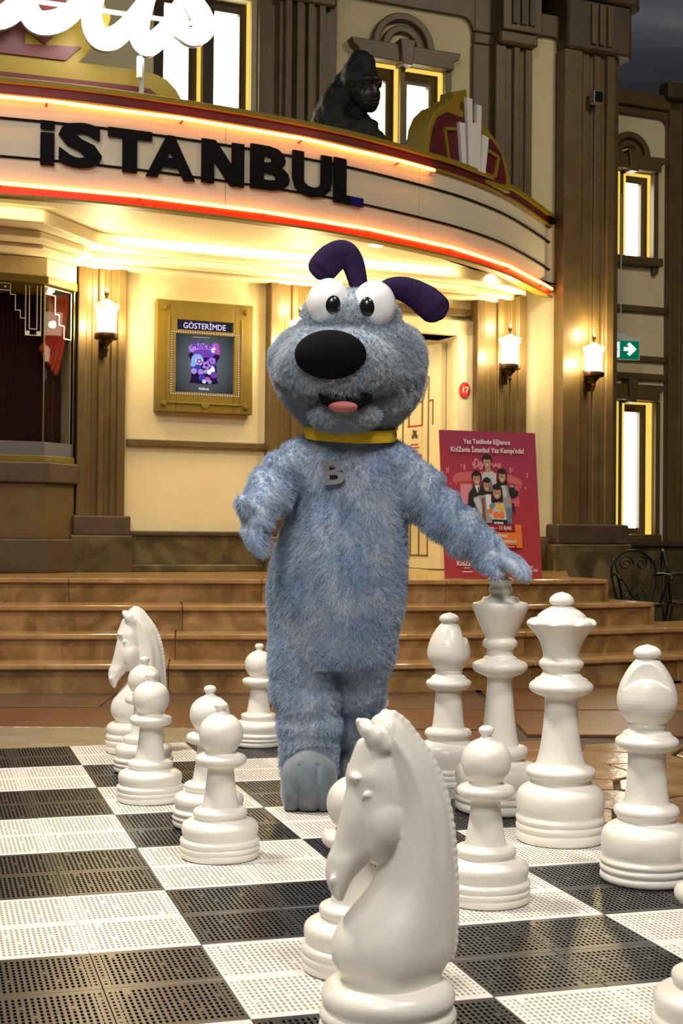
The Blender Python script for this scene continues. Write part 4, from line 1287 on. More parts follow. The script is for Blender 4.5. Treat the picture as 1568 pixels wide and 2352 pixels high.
board = obj('board', bm, STR_RED, stn); board.rotation_euler = (TILT, 0, 0)
bm = bmesh.new(); prism(bm, [(-.02, 0), (.02, 0), (.02, .7), (-.02, .8)], 0, .01, axis='y'); o = obj('rear_strut', bm, GREY, stn, (0, .28, 0)); o.rotation_euler = (rad(18), 0, 0)
PM = [pmat('print_' + n, c, .45) for n, c in (('white', (.78, .74, .72)), ('pink', (.62, .13, .14)), ('light_pink', (.72, .25, .30)), ('rose', (.52, .07, .075)), ('skin', (.48, .25, .17)), ('hair', (.02, .014, .012)),
      ('black', (.02, .02, .024)), ('grey', (.33, .31, .31)), ('light_grey', (.55, .53, .52)), ('brown', (.20, .09, .05)), ('orange', (.78, .20, .03)), ('yellow', (.75, .48, .04)), ('teal', (.15, .26, .26)), ('denim', (.13, .19, .27)), ('dark_red', (.30, .015, .02)))]
WH, PK, LP, RO, SK, HR, BK, GY, LG, BR, ORG, YL, TL, DN, DR = range(15)
bm = bmesh.new()
lay = [0]
def pp(poly, mi):
    lay[0] += 1; flat(bm, poly, -.0006 - .00012 * lay[0], mi)
Q = lambda x, y: ((x - 765) / 1390 * .80, 1.135 - (y - 95) / 1890 * 1.135)      # print layout in board coordinates (m)
def pq(pts_, mi): pp([Q(*p) for p in pts_], mi)
def pe(x, y, rx, ry, mi, **k):
    c_ = Q(x, y); pp(ell(c_[0], c_[1], rx / 1390 * .80, ry / 1890 * 1.135, 16, **k), mi)
# pale marquee picture in the background
pq([(230, 690), (300, 640), (500, 620), (760, 615), (1000, 640), (1180, 690), (1240, 740), (1235, 790), (1000, 745), (760, 735), (480, 745), (235, 760)], PK)
pq([(330, 770), (500, 770), (500, 1040), (330, 1040)], LP); pq([(1050, 800), (1190, 800), (1180, 1060), (1050, 1060)], PK)
pq([(260, 760), (1210, 780), (1200, 800), (265, 780)], RO)
for x, y, w, h in ((350, 530, 14, 40), (390, 530, 22, 75), (135, 580, 14, 65), (160, 580, 14, 65), (1060, 555, 22, 70), (1095, 565, 12, 45), (1310, 620, 18, 70), (930, 500, 12, 80), (180, 770, 14, 20), (265, 775, 14, 20), (1200, 800, 16, 26), (1275, 805, 16, 26)):
    pq([(x, y), (x + w, y), (x + w, y + h), (x, y + h)], LP)
def scribble(pts_, w, mi):
    P = catmull([Vector((*Q(*p), 0)) for p in pts_], 5)
    for a, c_ in zip(P, P[1:]):
        d = (c_ - a).normalized(); n = Vector((-d.y, d.x, 0)) * w
        pp([(a + n)[:2], (c_ + n)[:2], (c_ - n)[:2], (a - n)[:2]], mi)
scribble([(560, 480), (525, 530), (560, 570), (610, 510), (560, 460), (540, 590)], .006, LP)
scribble([(600, 560), (650, 490), (640, 570), (680, 500), (640, 590), (610, 570)], .006, LP)
scribble([(790, 500), (830, 560), (850, 510), (880, 560), (905, 510), (900, 580)], .006, LP)
# five figures
def head(x, y, rx, ry, hairup=1.25, long=False):
    if long: pq([(x - rx * 1.2, y - ry * .5), (x - rx * 1.35, y + ry * 1.5), (x + rx * 1.25, y + ry * 1.4), (x + rx * 1.2, y - ry * .5)], HR)
    pe(x, y - ry * .35, rx * 1.22, ry * 1.0, HR); pe(x, y, rx * .9, ry, SK)
    pe(x, y - ry * .78, rx * 1.0, ry * .42, HR)
    pe(x - rx * .35, y - ry * .02, rx * .14, ry * .06, BK); pe(x + rx * .35, y - ry * .02, rx * .14, ry * .06, BK); pe(x, y + ry * .5, rx * .32, ry * .09, WH)
pq([(640, 1000), (640, 660), (700, 615), (790, 610), (850, 650), (850, 1000)], LG); pq([(690, 540), (770, 540), (775, 625), (700, 630)], SK); head(725, 495, 62, 75)
pq([(860, 1000), (850, 800), (900, 750), (990, 780), (1040, 900), (1060, 1080), (1050, 1290), (960, 1290)], GY); pq([(880, 790), (960, 770), (1000, 920), (960, 960)], LG); pq([(970, 1080), (1060, 1080), (1050, 1290), (985, 1290)], DN); head(935, 680, 58, 80, long=True)
pq([(410, 1110), (440, 900), (520, 800), (620, 800), (650, 900), (640, 1230), (500, 1230), (410, 1130)], BK); pq([(530, 800), (600, 800), (590, 900), (560, 890)], WH); pq([(570, 820), (590, 820), (592, 900), (575, 900)], BK); head(560, 715, 58, 80)
pq([(500, 960), (590, 930), (770, 930), (790, 1280), (590, 1290), (540, 1120)], GY); pq([(680, 910), (760, 910), (755, 1150), (690, 1100)], WH); pq([(500, 990), (580, 945), (660, 1190), (600, 1160)], LG); pq([(620, 970), (665, 960), (670, 1290), (620, 1290)], BR); head(705, 800, 55, 80, long=True)
pq([(715, 1180), (740, 1050), (800, 1020), (940, 1020), (965, 1150), (980, 1260), (770, 1260)], LG)
pe(760, 1070, 35, 40, TL); pe(865, 1060, 42, 50, YL); pe(740, 1130, 35, 40, ORG); pe(820, 1180, 45, 45, ORG); pe(900, 1180, 40, 50, ORG); pe(790, 1050, 25, 30, TL); pe(920, 1100, 30, 35, YL)
pq([(820, 960), (890, 960), (890, 1030), (830, 1030)], SK); head(845, 890, 66, 85, long=True)
pq([(760, 1235), (980, 1240), (985, 1300), (755, 1295)], BK); pq([(780, 1265), (920, 1268), (920, 1295), (780, 1292)], LG); pq([(480, 1090), (520, 1090), (515, 1230), (475, 1225)], LG)
pq([(1020, 860), (1060, 780), (1110, 775), (1110, 850), (1165, 870), (1155, 930), (1060, 950), (1030, 930)], BK); pq([(1050, 785), (1100, 785), (1100, 820), (1050, 820)], GY); pq([(1060, 1020), (1090, 1020), (1100, 1190), (1060, 1100)], BK)
# bands with dates
pq([(460, 1400), (1085, 1400), (1085, 1300), (1180, 1300), (1185, 1600), (1095, 1600), (1090, 1560), (460, 1560)], ORG)
pq([(540, 1300), (1085, 1300), (1085, 1390), (560, 1390)], DR)
pq([(600, 1560), (1090, 1560), (1080, 1610), (620, 1610)], DR)
art = obj('printed_picture', bm, PM, board)
yy = -.0006 - .00012 * (lay[0] + 4)
def tx(s, x, y, h, w, **k):
    bm = bmesh.new(); c_ = Q(x, y); text_on(bm, s, c_[0], c_[1], h / 1890 * 1.135, yy, width=w / 1390 * .80, bold=.018, **k)
    obj('lettering', bm, PM[WH], board)
tx('Yaz Tatilinde Eğlence', 730, 240, 62, 690); tx("KidZania İstanbul Yaz Kampı'nda!", 735, 348, 66, 1070)
tx('aziran – 13 Eylül', 835, 1345, 46, 390); tx('at, Mimar,', 860, 1440, 46, 250); tx('u, Sinemacı!', 950, 1512, 46, 300)
tx('KidZania', 365, 1800, 62, 290)
bm = bmesh.new()
for x0, x1, y0, h in ((320, 402, 1850, 8), (290, 440, 1898, 10), (880, 1065, 1580, 8), (930, 1040, 1640, 8)):
    c0 = Q(x0, y0); c1 = Q(x1, y0 + h); flat(bm, [(c0[0], c1[1]), (c1[0], c1[1]), (c1[0], c0[1]), (c0[0], c0[1])], yy)
obj('fine_print', bm, PM[WH], board, kind='stuff')
tx('ÇOCUK', 1268, 1845, 30, 110); tx('FAKÜLTESİ', 1300, 1890, 30, 190)

# ================================================================== CHESS MAT
TH = .2879; SQ = .55
mat_o = Vector((-1.273, 6.656, 0))
chess_mat = thing('chess_mat', 'giant black and white chessboard of perforated plastic tiles on the floor', 'chessboard', mat_o, TH)


def cell(c, r):
    x, y = c * SQ, -r * SQ
    return mat_o + Vector((x * cos(TH) - y * sin(TH), x * sin(TH) + y * cos(TH), 0))


TW = mat_tile('white_mat_plastic', (.78, .745, .70), (.30, .26, .21), .32, .5)
TB = mat_tile('black_mat_plastic', (.026, .0255, .025), (.001, .001, .001), .30, 1.0)
tile_me = {}
for nm, m in (('w', TW), ('b', TB)):
    bm = bmesh.new(); h = SQ / 4 - .0006
    box(bm, -h, h, -h, h, -.0135, 0)
    bmesh.ops.bevel(bm, geom=[e for e in bm.edges if all(v.co.z > -.001 for v in e.verts)], offset=.0012, segments=1, affect='EDGES')
    me = bpy.data.meshes.new('tile'); bm.to_mesh(me); bm.free(); me.materials.append(m); tile_me[nm] = me
for c in range(-5, 3):
    for r in range(8):
        for i in (0, 1):
            for j in (0, 1):
                o = link('tile', tile_me['w' if (c + r) % 2 == 0 else 'b'], chess_mat)
                o.location = ((c + .25 + .5 * i) * SQ, -(r + .25 + .5 * j) * SQ, random.uniform(-.0008, 0))
                o.rotation_euler = (0, 0, pi * random.randint(0, 1))

# ================================================================== CHESS PIECES
def prof_px(lst, zy, k, cx=0):
    return [(w * k, (zy - y) * k) for y, w in lst]


PAWN = [(1838, 0), (1838, 268), (1830, 280), (1815, 285), (1795, 284), (1786, 279), (1778, 284), (1764, 289), (1752, 284), (1745, 278), (1737, 284), (1722, 288), (1706, 284), (1696, 268), (1685, 268), (1660, 273), (1630, 276),
        (1600, 268), (1580, 240), (1570, 200), (1560, 184), (1548, 186), (1535, 194), (1520, 195), (1503, 190), (1492, 168), (1486, 138), (1470, 131), (1400, 117), (1330, 106), (1250, 98), (1205, 95),
        (1196, 110), (1188, 150), (1170, 176), (1145, 185), (1120, 178), (1106, 150), (1100, 118), (1090, 105), (1080, 106), (1060, 122), (1020, 147), (960, 160), (900, 149), (860, 122), (830, 85), (816, 52), (805, 38), (795, 33), (785, 36),
        (775, 46), (762, 50), (745, 45), (733, 28), (728, 0)]
K_P = 4.384e-4
QUEEN = [(1593, 0), (1593, 225), (1585, 236), (1565, 240), (1545, 237), (1535, 232), (1527, 237), (1513, 241), (1500, 237), (1492, 232), (1484, 238), (1470, 240), (1456, 233), (1446, 230), (1420, 236), (1380, 239), (1340, 233), (1310, 213), (1290, 180), (1278, 164), (1262, 165),
         (1252, 172), (1238, 186), (1218, 190), (1200, 178), (1188, 146), (1176, 134), (1160, 128), (1100, 113), (1000, 98), (900, 90), (830, 89), (818, 95), (808, 124), (790, 160), (768, 174), (745, 168), (728, 145), (718, 138), (710, 120), (698, 108),
         (684, 99), (670, 102), (655, 116), (640, 122), (625, 118), (612, 104), (600, 98), (575, 101), (550, 107), (500, 128), (455, 163), (436, 182), (422, 190), (410, 188), (396, 172), (386, 136), (375, 128), (350, 98), (332, 62), (324, 50),
         (318, 54), (308, 66), (295, 68), (275, 58), (258, 36), (248, 0)]
K_Q = 6.172e-4
KING = [(1432, 0), (1432, 225), (1424, 236), (1406, 240), (1390, 236), (1382, 231), (1374, 237), (1362, 240), (1350, 236), (1343, 231), (1336, 237), (1322, 239), (1308, 232), (1298, 229), (1270, 236), (1235, 238), (1200, 224), (1180, 190), (1170, 150), (1158, 134), (1145, 136), (1136, 148), (1122, 156), (1106, 156), (1090, 146), (1080, 112), (1070, 104),
        (1000, 92), (900, 80), (800, 72), (722, 68), (712, 76), (700, 104), (680, 140), (655, 152), (635, 142), (622, 112), (614, 94), (604, 88), (596, 74), (580, 72), (560, 74), (550, 88), (535, 95), (518, 93), (505, 82), (495, 80), (470, 93), (420, 118), (350, 148), (330, 153), (312, 149),
        (302, 112), (292, 102), (280, 92), (272, 62), (262, 58), (252, 64), (238, 66), (226, 60), (215, 58), (200, 66), (188, 70), (178, 64), (172, 44), (160, 38), (150, 40), (120, 44), (95, 38), (84, 22), (80, 0)]
K_K = 6.832e-4
BISHOP = [(1803, 0), (1803, 236), (1795, 246), (1780, 250), (1765, 247), (1757, 241), (1749, 246), (1735, 250), (1722, 246), (1714, 240), (1706, 246), (1692, 248), (1678, 240), (1668, 237), (1640, 241), (1600, 243), (1550, 237), (1515, 215), (1495, 180), (1480, 158), (1465, 158), (1452, 168), (1435, 177), (1415, 174), (1400, 160), (1390, 130), (1378, 122),
          (1330, 114), (1250, 107), (1180, 103), (1118, 102), (1108, 108), (1095, 140), (1075, 165), (1055, 171), (1038, 164), (1026, 144), (1014, 132), (1004, 126), (994, 106), (985, 100), (975, 103), (966, 106), (957, 101), (945, 109), (920, 130), (880, 154), (840, 163), (800, 160), (750, 148), (700, 126), (650, 96), (618, 68), (606, 56),
          (598, 62), (588, 74), (572, 75), (555, 66), (540, 44), (527, 0)]
K_B = 5.473e-4


def chess_bm(prof, k, segs=64):
    zy = prof[0][0]
    P = [(w * k, (zy - y) * k) for y, w in prof]
    Q_ = P[:2] + smooth_prof(P[1:-1], 2)[1:] + [P[-1]]
    bm = bmesh.new(); lathe(bm, Q_, segs); return bm


def piece(name, bm, lab, loc, rz=0., group=None):
    o = obj(name, bm, CHESS, None, (loc[0], loc[1], 0), rz, smooth=60)
    return tag(o, lab, 'chess piece', group)


pawn0 = piece('chess_pawn', chess_bm(PAWN, K_P), 'ivory pawn nearest the bottom left, alone on a white square', (-.373, 4.439), .3, 'white chess pawns on the mat')
for (x, y), lab in (((-.717, 5.352), 'ivory pawn up and left of the front pawn, before the far knight'),
                    ((-.833, 5.998), 'ivory pawn half hidden, between the far left knight and another pawn'),
                    ((-.452, 4.904), 'ivory pawn hidden directly behind the nearest left pawn'),
                    ((-.388, 6.755), 'small far ivory pawn on the mat edge left of the dog leg'),
                    ((.411, 3.943), 'ivory pawn on a white square right of the big knight, before the king'),
                    ((.041, 3.318), 'ivory pawn partly covered by the big foreground knight'),
                    ((.128, 5.95), 'ivory pawn almost wholly hidden behind the dog legs'),
                    ((.757, 2.83), 'ivory pawn cut off by the bottom right frame corner')):
    o = pawn0.copy(); COL.objects.link(o); o.location = (x, y, 0); o.rotation_euler = (0, 0, x * 7); o['label'] = lab

# queen, with the scalloped coronet
bm = chess_bm(QUEEN, K_Q, 96)
for v in bm.verts:
    z = v.co.z / K_Q; r = v.co.xy.length
    if 1593 - 425 < z < 1593 - 383 and r > .07:
        y = 1593 - z
        a = math.atan2(v.co.y, v.co.x) * 9 / (2 * pi)
        q = abs((a % 1) - .5) * 2
        d = max(0, 1 - q / .45)
        f = 1 - .11 * d * max(0, 1 - abs(y - 402) / 20)
        v.co.x *= f; v.co.y *= f; v.co.z -= .006 * d * max(0, 1 - abs(y - 400) / 24)
piece('chess_queen', bm, 'tall ivory queen with scalloped crown, right of the king', (.742, 4.723), .5)
piece('chess_king', chess_bm(KING, K_K), 'tallest ivory king, its top under the dog paw', (.594, 5.232))


def bishop_bm(cut):
    bm = chess_bm(BISHOP, K_B, 128)
    # finer rows over the mitre
    es = [e for e in bm.edges if abs(e.verts[0].co.z - e.verts[1].co.z) > .004 and e.verts[0].co.z > .46 and e.verts[1].co.z > .46]
    bmesh.ops.subdivide_edges(bm, edges=es, cuts=4, use_grid_fill=True)
    n = Vector((cos(cut), sin(cut), 0)); t = Vector((-sin(cut), cos(cut), 0))
    for v in bm.verts:
        y = 1803 - v.co.z / K_B
        if not 610 < y < 850: continue
        d = v.co.dot(n); s = v.co.dot(t) / K_B
        if d <= 0: continue
        yl = 716 + 62 * (abs(s) / 128) ** 2          # arched lower lip of the cut
        if y < yl and abs(s) < 150:
            k = min(1, (yl - y) / 4)
            lim = .0475 - (yl - y) * .00006
            if d > lim: v.co -= n * (d - lim) * k
    return bm


fwd = math.atan2(-4.192, -.915)
b2 = piece('chess_bishop', bishop_bm(0), 'large ivory bishop at the right frame edge, its mitre cut facing the viewer', (.915, 4.192), fwd, 'white chess bishops')
b1 = b2.copy(); COL.objects.link(b1); b1.location = (.446, 5.775, 0); b1.rotation_euler = (0, 0, rad(8)); b1['label'] = 'ivory bishop left of the king with its mitre cut turned right'

# knight : lofted neck and head, voxel joined, faces local -X
KK = 2.757e-4
def kx(x): return (x - 692) * KK
def kz(y): return (2530 - y) * KK


def kn_ring(y, xf, xb, w, back=.4, n=28, front=0.):
    c = (kx(xf) + kx(xb)) / 2; a = (kx(xb) - kx(xf)) / 2; out = []
    for i in range(n):
        th = 2 * pi * i / n; ct, st = cos(th), sin(th)
        wd = w * (1 - back * max(0, ct) ** 1.5) * (1 - front * max(0, -ct) ** 1.5)
        out.append(Vector((c + a * ct, wd * math.copysign(abs(st) ** .9, st), kz(y))))
    return out


NECK = [(2075, 345, 1080, .096), (2040, 358, 1078, .094), (1990, 352, 1082, .094), (1900, 292, 1130, .102), (1800, 276, 1164, .104), (1690, 302, 1172, .100), (1580, 372, 1177, .092), (1450, 482, 1177, .080), (1340, 562, 1172, .072),
        (1200, 602, 1163, .066), (1050, 620, 1150, .061), (900, 640, 1132, .057), (750, 640, 1105, .054), (600, 630, 1053, .052), (460, 610, 995, .049), (360, 590, 928, .045), (260, 568, 848, .039), (190, 545, 795, .031), (140, 575, 735, .020), (116, 640, 690, .008)]
HEAD = [(300, 470, 640, .030), (340, 444, 700, .040), (450, 405, 745, .050), (540, 372, 768, .058), (600, 368, 778, .060), (650, 374, 788, .060), (750, 352, 795, .063), (850, 332, 790, .064), (950, 310, 768, .058), (1040, 287, 725, .050), (1100, 265, 668, .046), (1150, 243, 580, .043),
        (1200, 234, 530, .041), (1250, 230, 480, .039), (1300, 236, 438, .037), (1360, 252, 400, .034), (1420, 280, 378, .027), (1455, 310, 362, .016), (1470, 325, 350, .006)]
bm = bmesh.new()
NS = catmull([Vector((y, a, b)) for y, a, b, w in NECK], 4); WS = catmull([Vector((w, 0, 0)) for y, a, b, w in NECK], 4)
loft(bm, [kn_ring(p.x, p.y, p.z, q.x, .45, front=.25, n=48) for p, q in zip(NS, WS)])
HS = catmull([Vector((y, a, b)) for y, a, b, w in HEAD], 4); VS = catmull([Vector((w, 0, 0)) for y, a, b, w in HEAD], 4)
loft(bm, [kn_ring(p.x, p.y, p.z, q.x, .1, front=.45, n=48) for p, q in zip(HS, VS)])
ball(bm, (kx(604), 0, kz(898)), (.053, .072, .082), 32, 20)
ball(bm, (kx(430), 0, kz(560)), (.015, .052, .012), 16, 10)
for s in (-1, 1):
    tube(bm, [(kx(615), s * .030, kz(345)), (kx(560), s * .037, kz(270)), (kx(505), s * .034, kz(215)), (kx(472), s * .030, kz(192))], [.022, .021, .016, .008], 12)
    ball(bm, (kx(495), s * .056, kz(672)), (.012, .0055, .007), 12, 8)
    ball(bm, (kx(278), s * .029, kz(1290)), (.010, .007, .010), 10, 8)
BACK = catmull([Vector((kx(x), 0, kz(y))) for x, y in [(600, 140), (690, 122), (790, 185), (850, 260), (928, 360), (995, 460), (1053, 590), (1090, 700), (1120, 830), (1143, 970), (1158, 1150), (1170, 1330), (1174, 1480), (1172, 1640), (1162, 1800), (1138, 1890)]], 30)
acc = 0; last = BACK[0]
for q in BACK[1:]:
    acc += (q - last).length; last = q
    if acc > .0155: ball(bm, q, (.0115, .0095, .0105), 10, 8); acc = 0
me = remesh(bm, .0036, 9)
for v in me.vertices:
    x = v.co.x / KK + 692; y = 2530 - v.co.z / KK
    # mouth slit
    ax, ay, bx, by = 372, 1432, 432, 1290
    t = max(0, min(1, ((x - ax) * (bx - ax) + (y - ay) * (by - ay)) / ((bx - ax) ** 2 + (by - ay) ** 2)))
    d = math.hypot(x - ax - t * (bx - ax), y - ay - t * (by - ay))
    if d < 16 and y > 1270: v.co.y *= 1 - .35 * (1 - d / 16)
    # hair flutes along the crest
    if x > 700 and y < 1250:
        k = max(1, next((i for i, q in enumerate(NS) if q.x < y), len(NS) - 1))
        q0, q1 = NS[k - 1], NS[k]; xb = q0.z + (q1.z - q0.z) * (q0.x - y) / max(1e-6, q0.x - q1.x)
        u = (xb - x)
        if 20 < u < 250: v.co.y *= 1 + .06 * sin(u / 24) * min(1, (250 - u) / 100, (u - 20) / 30, (1250 - y) / 300)
bm = bmesh.new(); bm.from_mesh(me)
KB = [(0, 0), (.124, 0), (.133, .005), (.136, .016), (.1355, .026), (.131, .032), (.134, .037), (.137, .046), (.135, .056), (.130, .061), (.134, .066), (.1365, .075), (.132, .084), (.128, .088), (.131, .097), (.133, .110), (.128, .124), (.116, .134), (.103, .138), (.05, .139), (0, .139)]
lathe(bm, KB[:2] + smooth_prof(KB[1:-2], 2)[1:] + KB[-2:], 64)
kn0 = piece('chess_knight', bm, 'largest ivory knight in the foreground, horse head facing left', (.101, 2.799), .10, 'white chess knights')
o = kn0.copy(); COL.objects.link(o); o.location = (-.944, 6.514, 0); o.rotation_euler = (0, 0, .12); o['label'] = 'far ivory knight at the back left of the mat before the steps'

# ================================================================== PERFORMER IN A PLUSH DOG SUIT
PR = Vector((0, 5.35, 0))
person = thing('person', 'person in a blue-grey plush dog suit resting a paw on the chess king', 'person', PR)


def W_(x, y, z): return Vector((x, y, z)) - PR


SC = 5.3 / 3227.7                  # metres per photo pixel at the figure
def mx_(px): return (px - 784) * SC
def mz_(py): return CAM_H + (1222 + .0093 * 0 - py) * SC


def plush(name, c1, c2, c3):
    m = bpy.data.materials.new(name); m.use_nodes = True
    nt = m.node_tree; b = nt.nodes['Principled BSDF']; b.inputs['Roughness'].default_value = .85
    b.inputs['Sheen Weight'].default_value = .35; b.inputs['Specular IOR Level'].default_value = .2
    tc = nt.nodes.new('ShaderNodeTexCoord')
    n = nt.nodes.new('ShaderNodeTexNoise'); n.inputs['Scale'].default_value = 7; n.inputs['Detail'].default_value = 7; n.inputs['Distortion'].default_value = .6
    mp = nt.nodes.new('ShaderNodeMapping'); mp.inputs['Scale'].default_value = (1.6, 1.6, .8)
    nt.links.new(tc.outputs['Object'], mp.inputs[0]); nt.links.new(mp.outputs[0], n.inputs['Vector'])
    c = ramp(nt, n.outputs['Fac'], [(.30, c1), (.52, c2), (.72, c3)])
    nt.links.new(c, b.inputs['Base Color'])
    MATS[name] = m; return m


FUR = plush('blue_grey_plush', (.24, .34, .50), (.35, .43, .56), (.50, .55, .62))
FURH = plush('grey_blue_plush', (.30, .37, .46), (.39, .45, .52), (.52, .55, .59))
SHOE = plush('dark_grey_plush', (.095, .12, .145), (.125, .15, .175), (.17, .19, .21))


def ering(cx, cy, z, rx, ry, n=32, tilt=0.):
    return [Vector((cx + rx * cos(2 * pi * i / n), cy + ry * sin(2 * pi * i / n) , z + tilt * cos(2 * pi * i / n))) - PR for i in range(n)]


bm = bmesh.new()
# torso (px centre, half width in px, depth half in m)
TOR = [(985, 802, 84, .14), (1005, 801, 98, .15), (1030, 799, 116, .16), (1060, 798, 130, .175), (1100, 797, 134, .19), (1150, 796, 136, .20), (1200, 793, 142, .21), (1250, 786, 150, .22), (1300, 779, 156, .225), (1350, 775, 158, .225), (1400, 772, 156, .22), (1450, 768, 148, .21), (1490, 766, 142, .20), (1520, 764, 132, .18)]
loft(bm, [ering(mx_(c), 5.37, mz_(y), w * SC * .985, d) for y, c, w, d in TOR])
# legs
LEGL = [(1440, 706, 84, 5.37, .17), (1500, 701, 77, 5.37, .165), (1550, 701, 75, 5.36, .155), (1600, 706, 72, 5.35, .14), (1640, 711, 68, 5.34, .13), (1665, 712, 71, 5.33, .13), (1690, 712, 64, 5.33, .12), (1720, 713, 65, 5.33, .12), (1750, 714, 63, 5.33, .115), (1775, 714, 58, 5.33, .11)]
loft(bm, [ering(mx_(c), d, mz_(y), w * SC, t) for y, c, w, d, t in LEGL])
LEGR = [(1440, 832, 76, 5.39, .17), (1500, 832, 73, 5.40, .165), (1550, 829, 66, 5.42, .155), (1600, 826, 57, 5.46, .14), (1640, 824, 56, 5.50, .13), (1665, 823, 60, 5.53, .13), (1690, 822, 55, 5.55, .12), (1715, 822, 58, 5.57, .12), (1740, 822, 56, 5.58, .11)]
loft(bm, [ering(mx_(c), d, mz_(y) - .0, w * SC * 1.04, t) for y, c, w, d, t in LEGR])


def at(px, py, d): return Vector(((px - 784) / 3227.7 * d, d, CAM_H + (1222 - py) / 3227.7 * d)) - PR


# viewer-left arm, hanging a little forward
tube(bm, catmull([at(720, 1062, 5.38), at(668, 1085, 5.34), at(628, 1118, 5.24), at(603, 1152, 5.14), at(592, 1180, 5.06)], 4), [.105] * 4 + [.095] * 4 + [.082] * 4 + [.066] * 4 + [.056], 20)
# viewer-right arm reaching to the king
tube(bm, catmull([at(872, 1062, 5.38), at(930, 1098, 5.37), at(990, 1152, 5.33), at(1048, 1205, 5.27), at(1100, 1245, 5.22), at(1135, 1268, 5.18)], 4), [.108] * 4 + [.098] * 4 + [.086] * 4 + [.078] * 4 + [.066] * 4 + [.056], 20)


def hand(base, fwd, side, curl, fingers, thumb):
    for path, rr in fingers + [thumb]:
        tube(bm, catmull(path, 3), [rr[0] + (rr[1] - rr[0]) * i / (3 * (len(path) - 1)) for i in range(3 * (len(path) - 1) + 1)], 12)


# left hand: palm facing the body, fingers pointing down, thumb up and outwards
ball(bm, at(583, 1196, 5.03), (.052, .040, .062), 16, 12)
hand(None, None, None, None,
     [([at(566, 1196, 5.00), at(562, 1222, 4.98), at(572, 1248, 4.98), at(584, 1262, 4.99)], (.021, .015)),
      ([at(578, 1200, 4.99), at(577, 1232, 4.97), at(588, 1256, 4.97), at(598, 1272, 4.98)], (.022, .015)),
      ([at(592, 1200, 5.01), at(594, 1232, 5.00), at(602, 1256, 5.00), at(606, 1270, 5.01)], (.021, .014)),
      ([at(604, 1196, 5.05), at(608, 1224, 5.05), at(612, 1244, 5.05), at(612, 1258, 5.05)], (.019, .013))],
     ([at(582, 1180, 5.02), at(568, 1168, 4.98), at(559, 1158, 4.96), at(556, 1150, 4.96)], (.026, .017)))
# right hand: draped over the king's finial, fingers right, thumb on the near left side
ball(bm, at(1152, 1277, 5.17), (.058, .050, .036), 16, 12, rot=Matrix.Rotation(rad(35), 3, 'Y'))
hand(None, None, None, None,
     [([at(1160, 1272, 5.21), at(1186, 1282, 5.22), at(1206, 1300, 5.21), at(1213, 1320, 5.20)], (.022, .016)),
      ([at(1158, 1276, 5.17), at(1183, 1290, 5.155), at(1202, 1308, 5.14), at(1209, 1326, 5.13)], (.023, .016)),
      ([at(1154, 1282, 5.13), at(1174, 1294, 5.10), at(1190, 1310, 5.085), at(1197, 1322, 5.08)], (.022, .015)),
      ([at(1160, 1270, 5.25), at(1180, 1278, 5.27), at(1196, 1296, 5.27), at(1202, 1310, 5.26)], (.020, .014))],
     ([at(1132, 1282, 5.12), at(1126, 1300, 5.085), at(1132, 1312, 5.075), at(1140, 1318, 5.075)], (.028, .019)))
me = remesh(bm, .010, 5)


def wr(co):
    """soft folds of the loose suit"""
    w = co + PR
    d = noise.noise(w * 7) * .006 + noise.noise(w * 18) * .0035
    if w.x > .24 and w.z < 1.25:                         # ring folds on the reaching sleeve
        u = (w.x * .78 - w.z * .62)
        d += .010 * sin(u * 62 + 2 * noise.noise(w * 6)) * min(1, max(0, (w.x - .24) * 6)) * (1 if w.x < .56 else 0)
    if w.x < -.2 and w.z > 1.03:
        u = (-w.x * .6 - w.z * .8)
        d += .008 * sin(u * 62 + 2 * noise.noise(w * 6))
    if w.z < .55 and w.z > .24:                          # bunching over the ankles
        d += .009 * sin(w.z * 52 + 3 * noise.noise(w * 5)) * (1 - abs(w.z - .40) / .16)
    # front seam
    if w.y < 5.3 and .55 < w.z < 1.35: d -= .006 * math.exp(-((w.x - .0) / .012) ** 2)
    if w.y < 5.3 and abs(w.z - .27) < .02: d -= .010 * (1 - abs(w.z - .27) / .02)
    return d


for v in me.vertices: v.co += v.normal * wr(v.co)
me.materials.append(FUR)
body = link('suit_body', me, person)
vg = body.vertex_groups.new(name='fur_length')
for v in me.vertices:
    w = v.co + PR
    k = .45 if (w.x < -.28 and w.z < 1.09) or w.x > .575 else 1.
    vg.add([v.index], k, 'REPLACE')

# ---- head
bm = bmesh.new()
HD = [(722, 812, 60, .10), (735, 812, 105, .17), (752, 806, 142, .215), (775, 800, 165, .25), (800, 797, 175, .27), (830, 797, 176, .28), (865, 798, 172, .275), (900, 801, 157, .255), (935, 804, 133, .22), (962, 804, 106, .18), (985, 802, 74, .13), (1000, 800, 40, .08)]
loft(bm, [ering(mx_(c), 5.33, mz_(y), w * SC, t, 40) for y, c, w, t in HD])
ball(bm, W_(mx_(775), 5.13, mz_(848)), (.225, .155, .135), 28, 18)          # muzzle
ball(bm, W_(mx_(800), 5.24, mz_(735)), (.185, .15, .11), 24, 16)            # brow
ball(bm, W_(mx_(792), 5.16, mz_(955)), (.13, .12, .055), 20, 14)            # chin
me = remesh(bm, .011, 7)
for v in me.vertices:
    w = v.co + PR
    d = noise.noise(w * 9) * .006
    px = w.x / w.y * 3227.7 + 784; py = 1222 - (w.z - CAM_H) / w.y * 3227.7
    if w.y < 5.3:    # smile crease
        sm = 915 - 35 * ((px - 795) / 150) ** 2
        if abs(px - 795) < 165: d -= .030 * max(0, 1 - abs(py - sm) / 12)
    v.co += v.normal * d
me.materials.append(FURH)
headm = link('dog_head', me, person)
NOSE = pmat('black_felt', (.004, .004, .0045), .9, bump=.3, bscale=120, spec=.1)
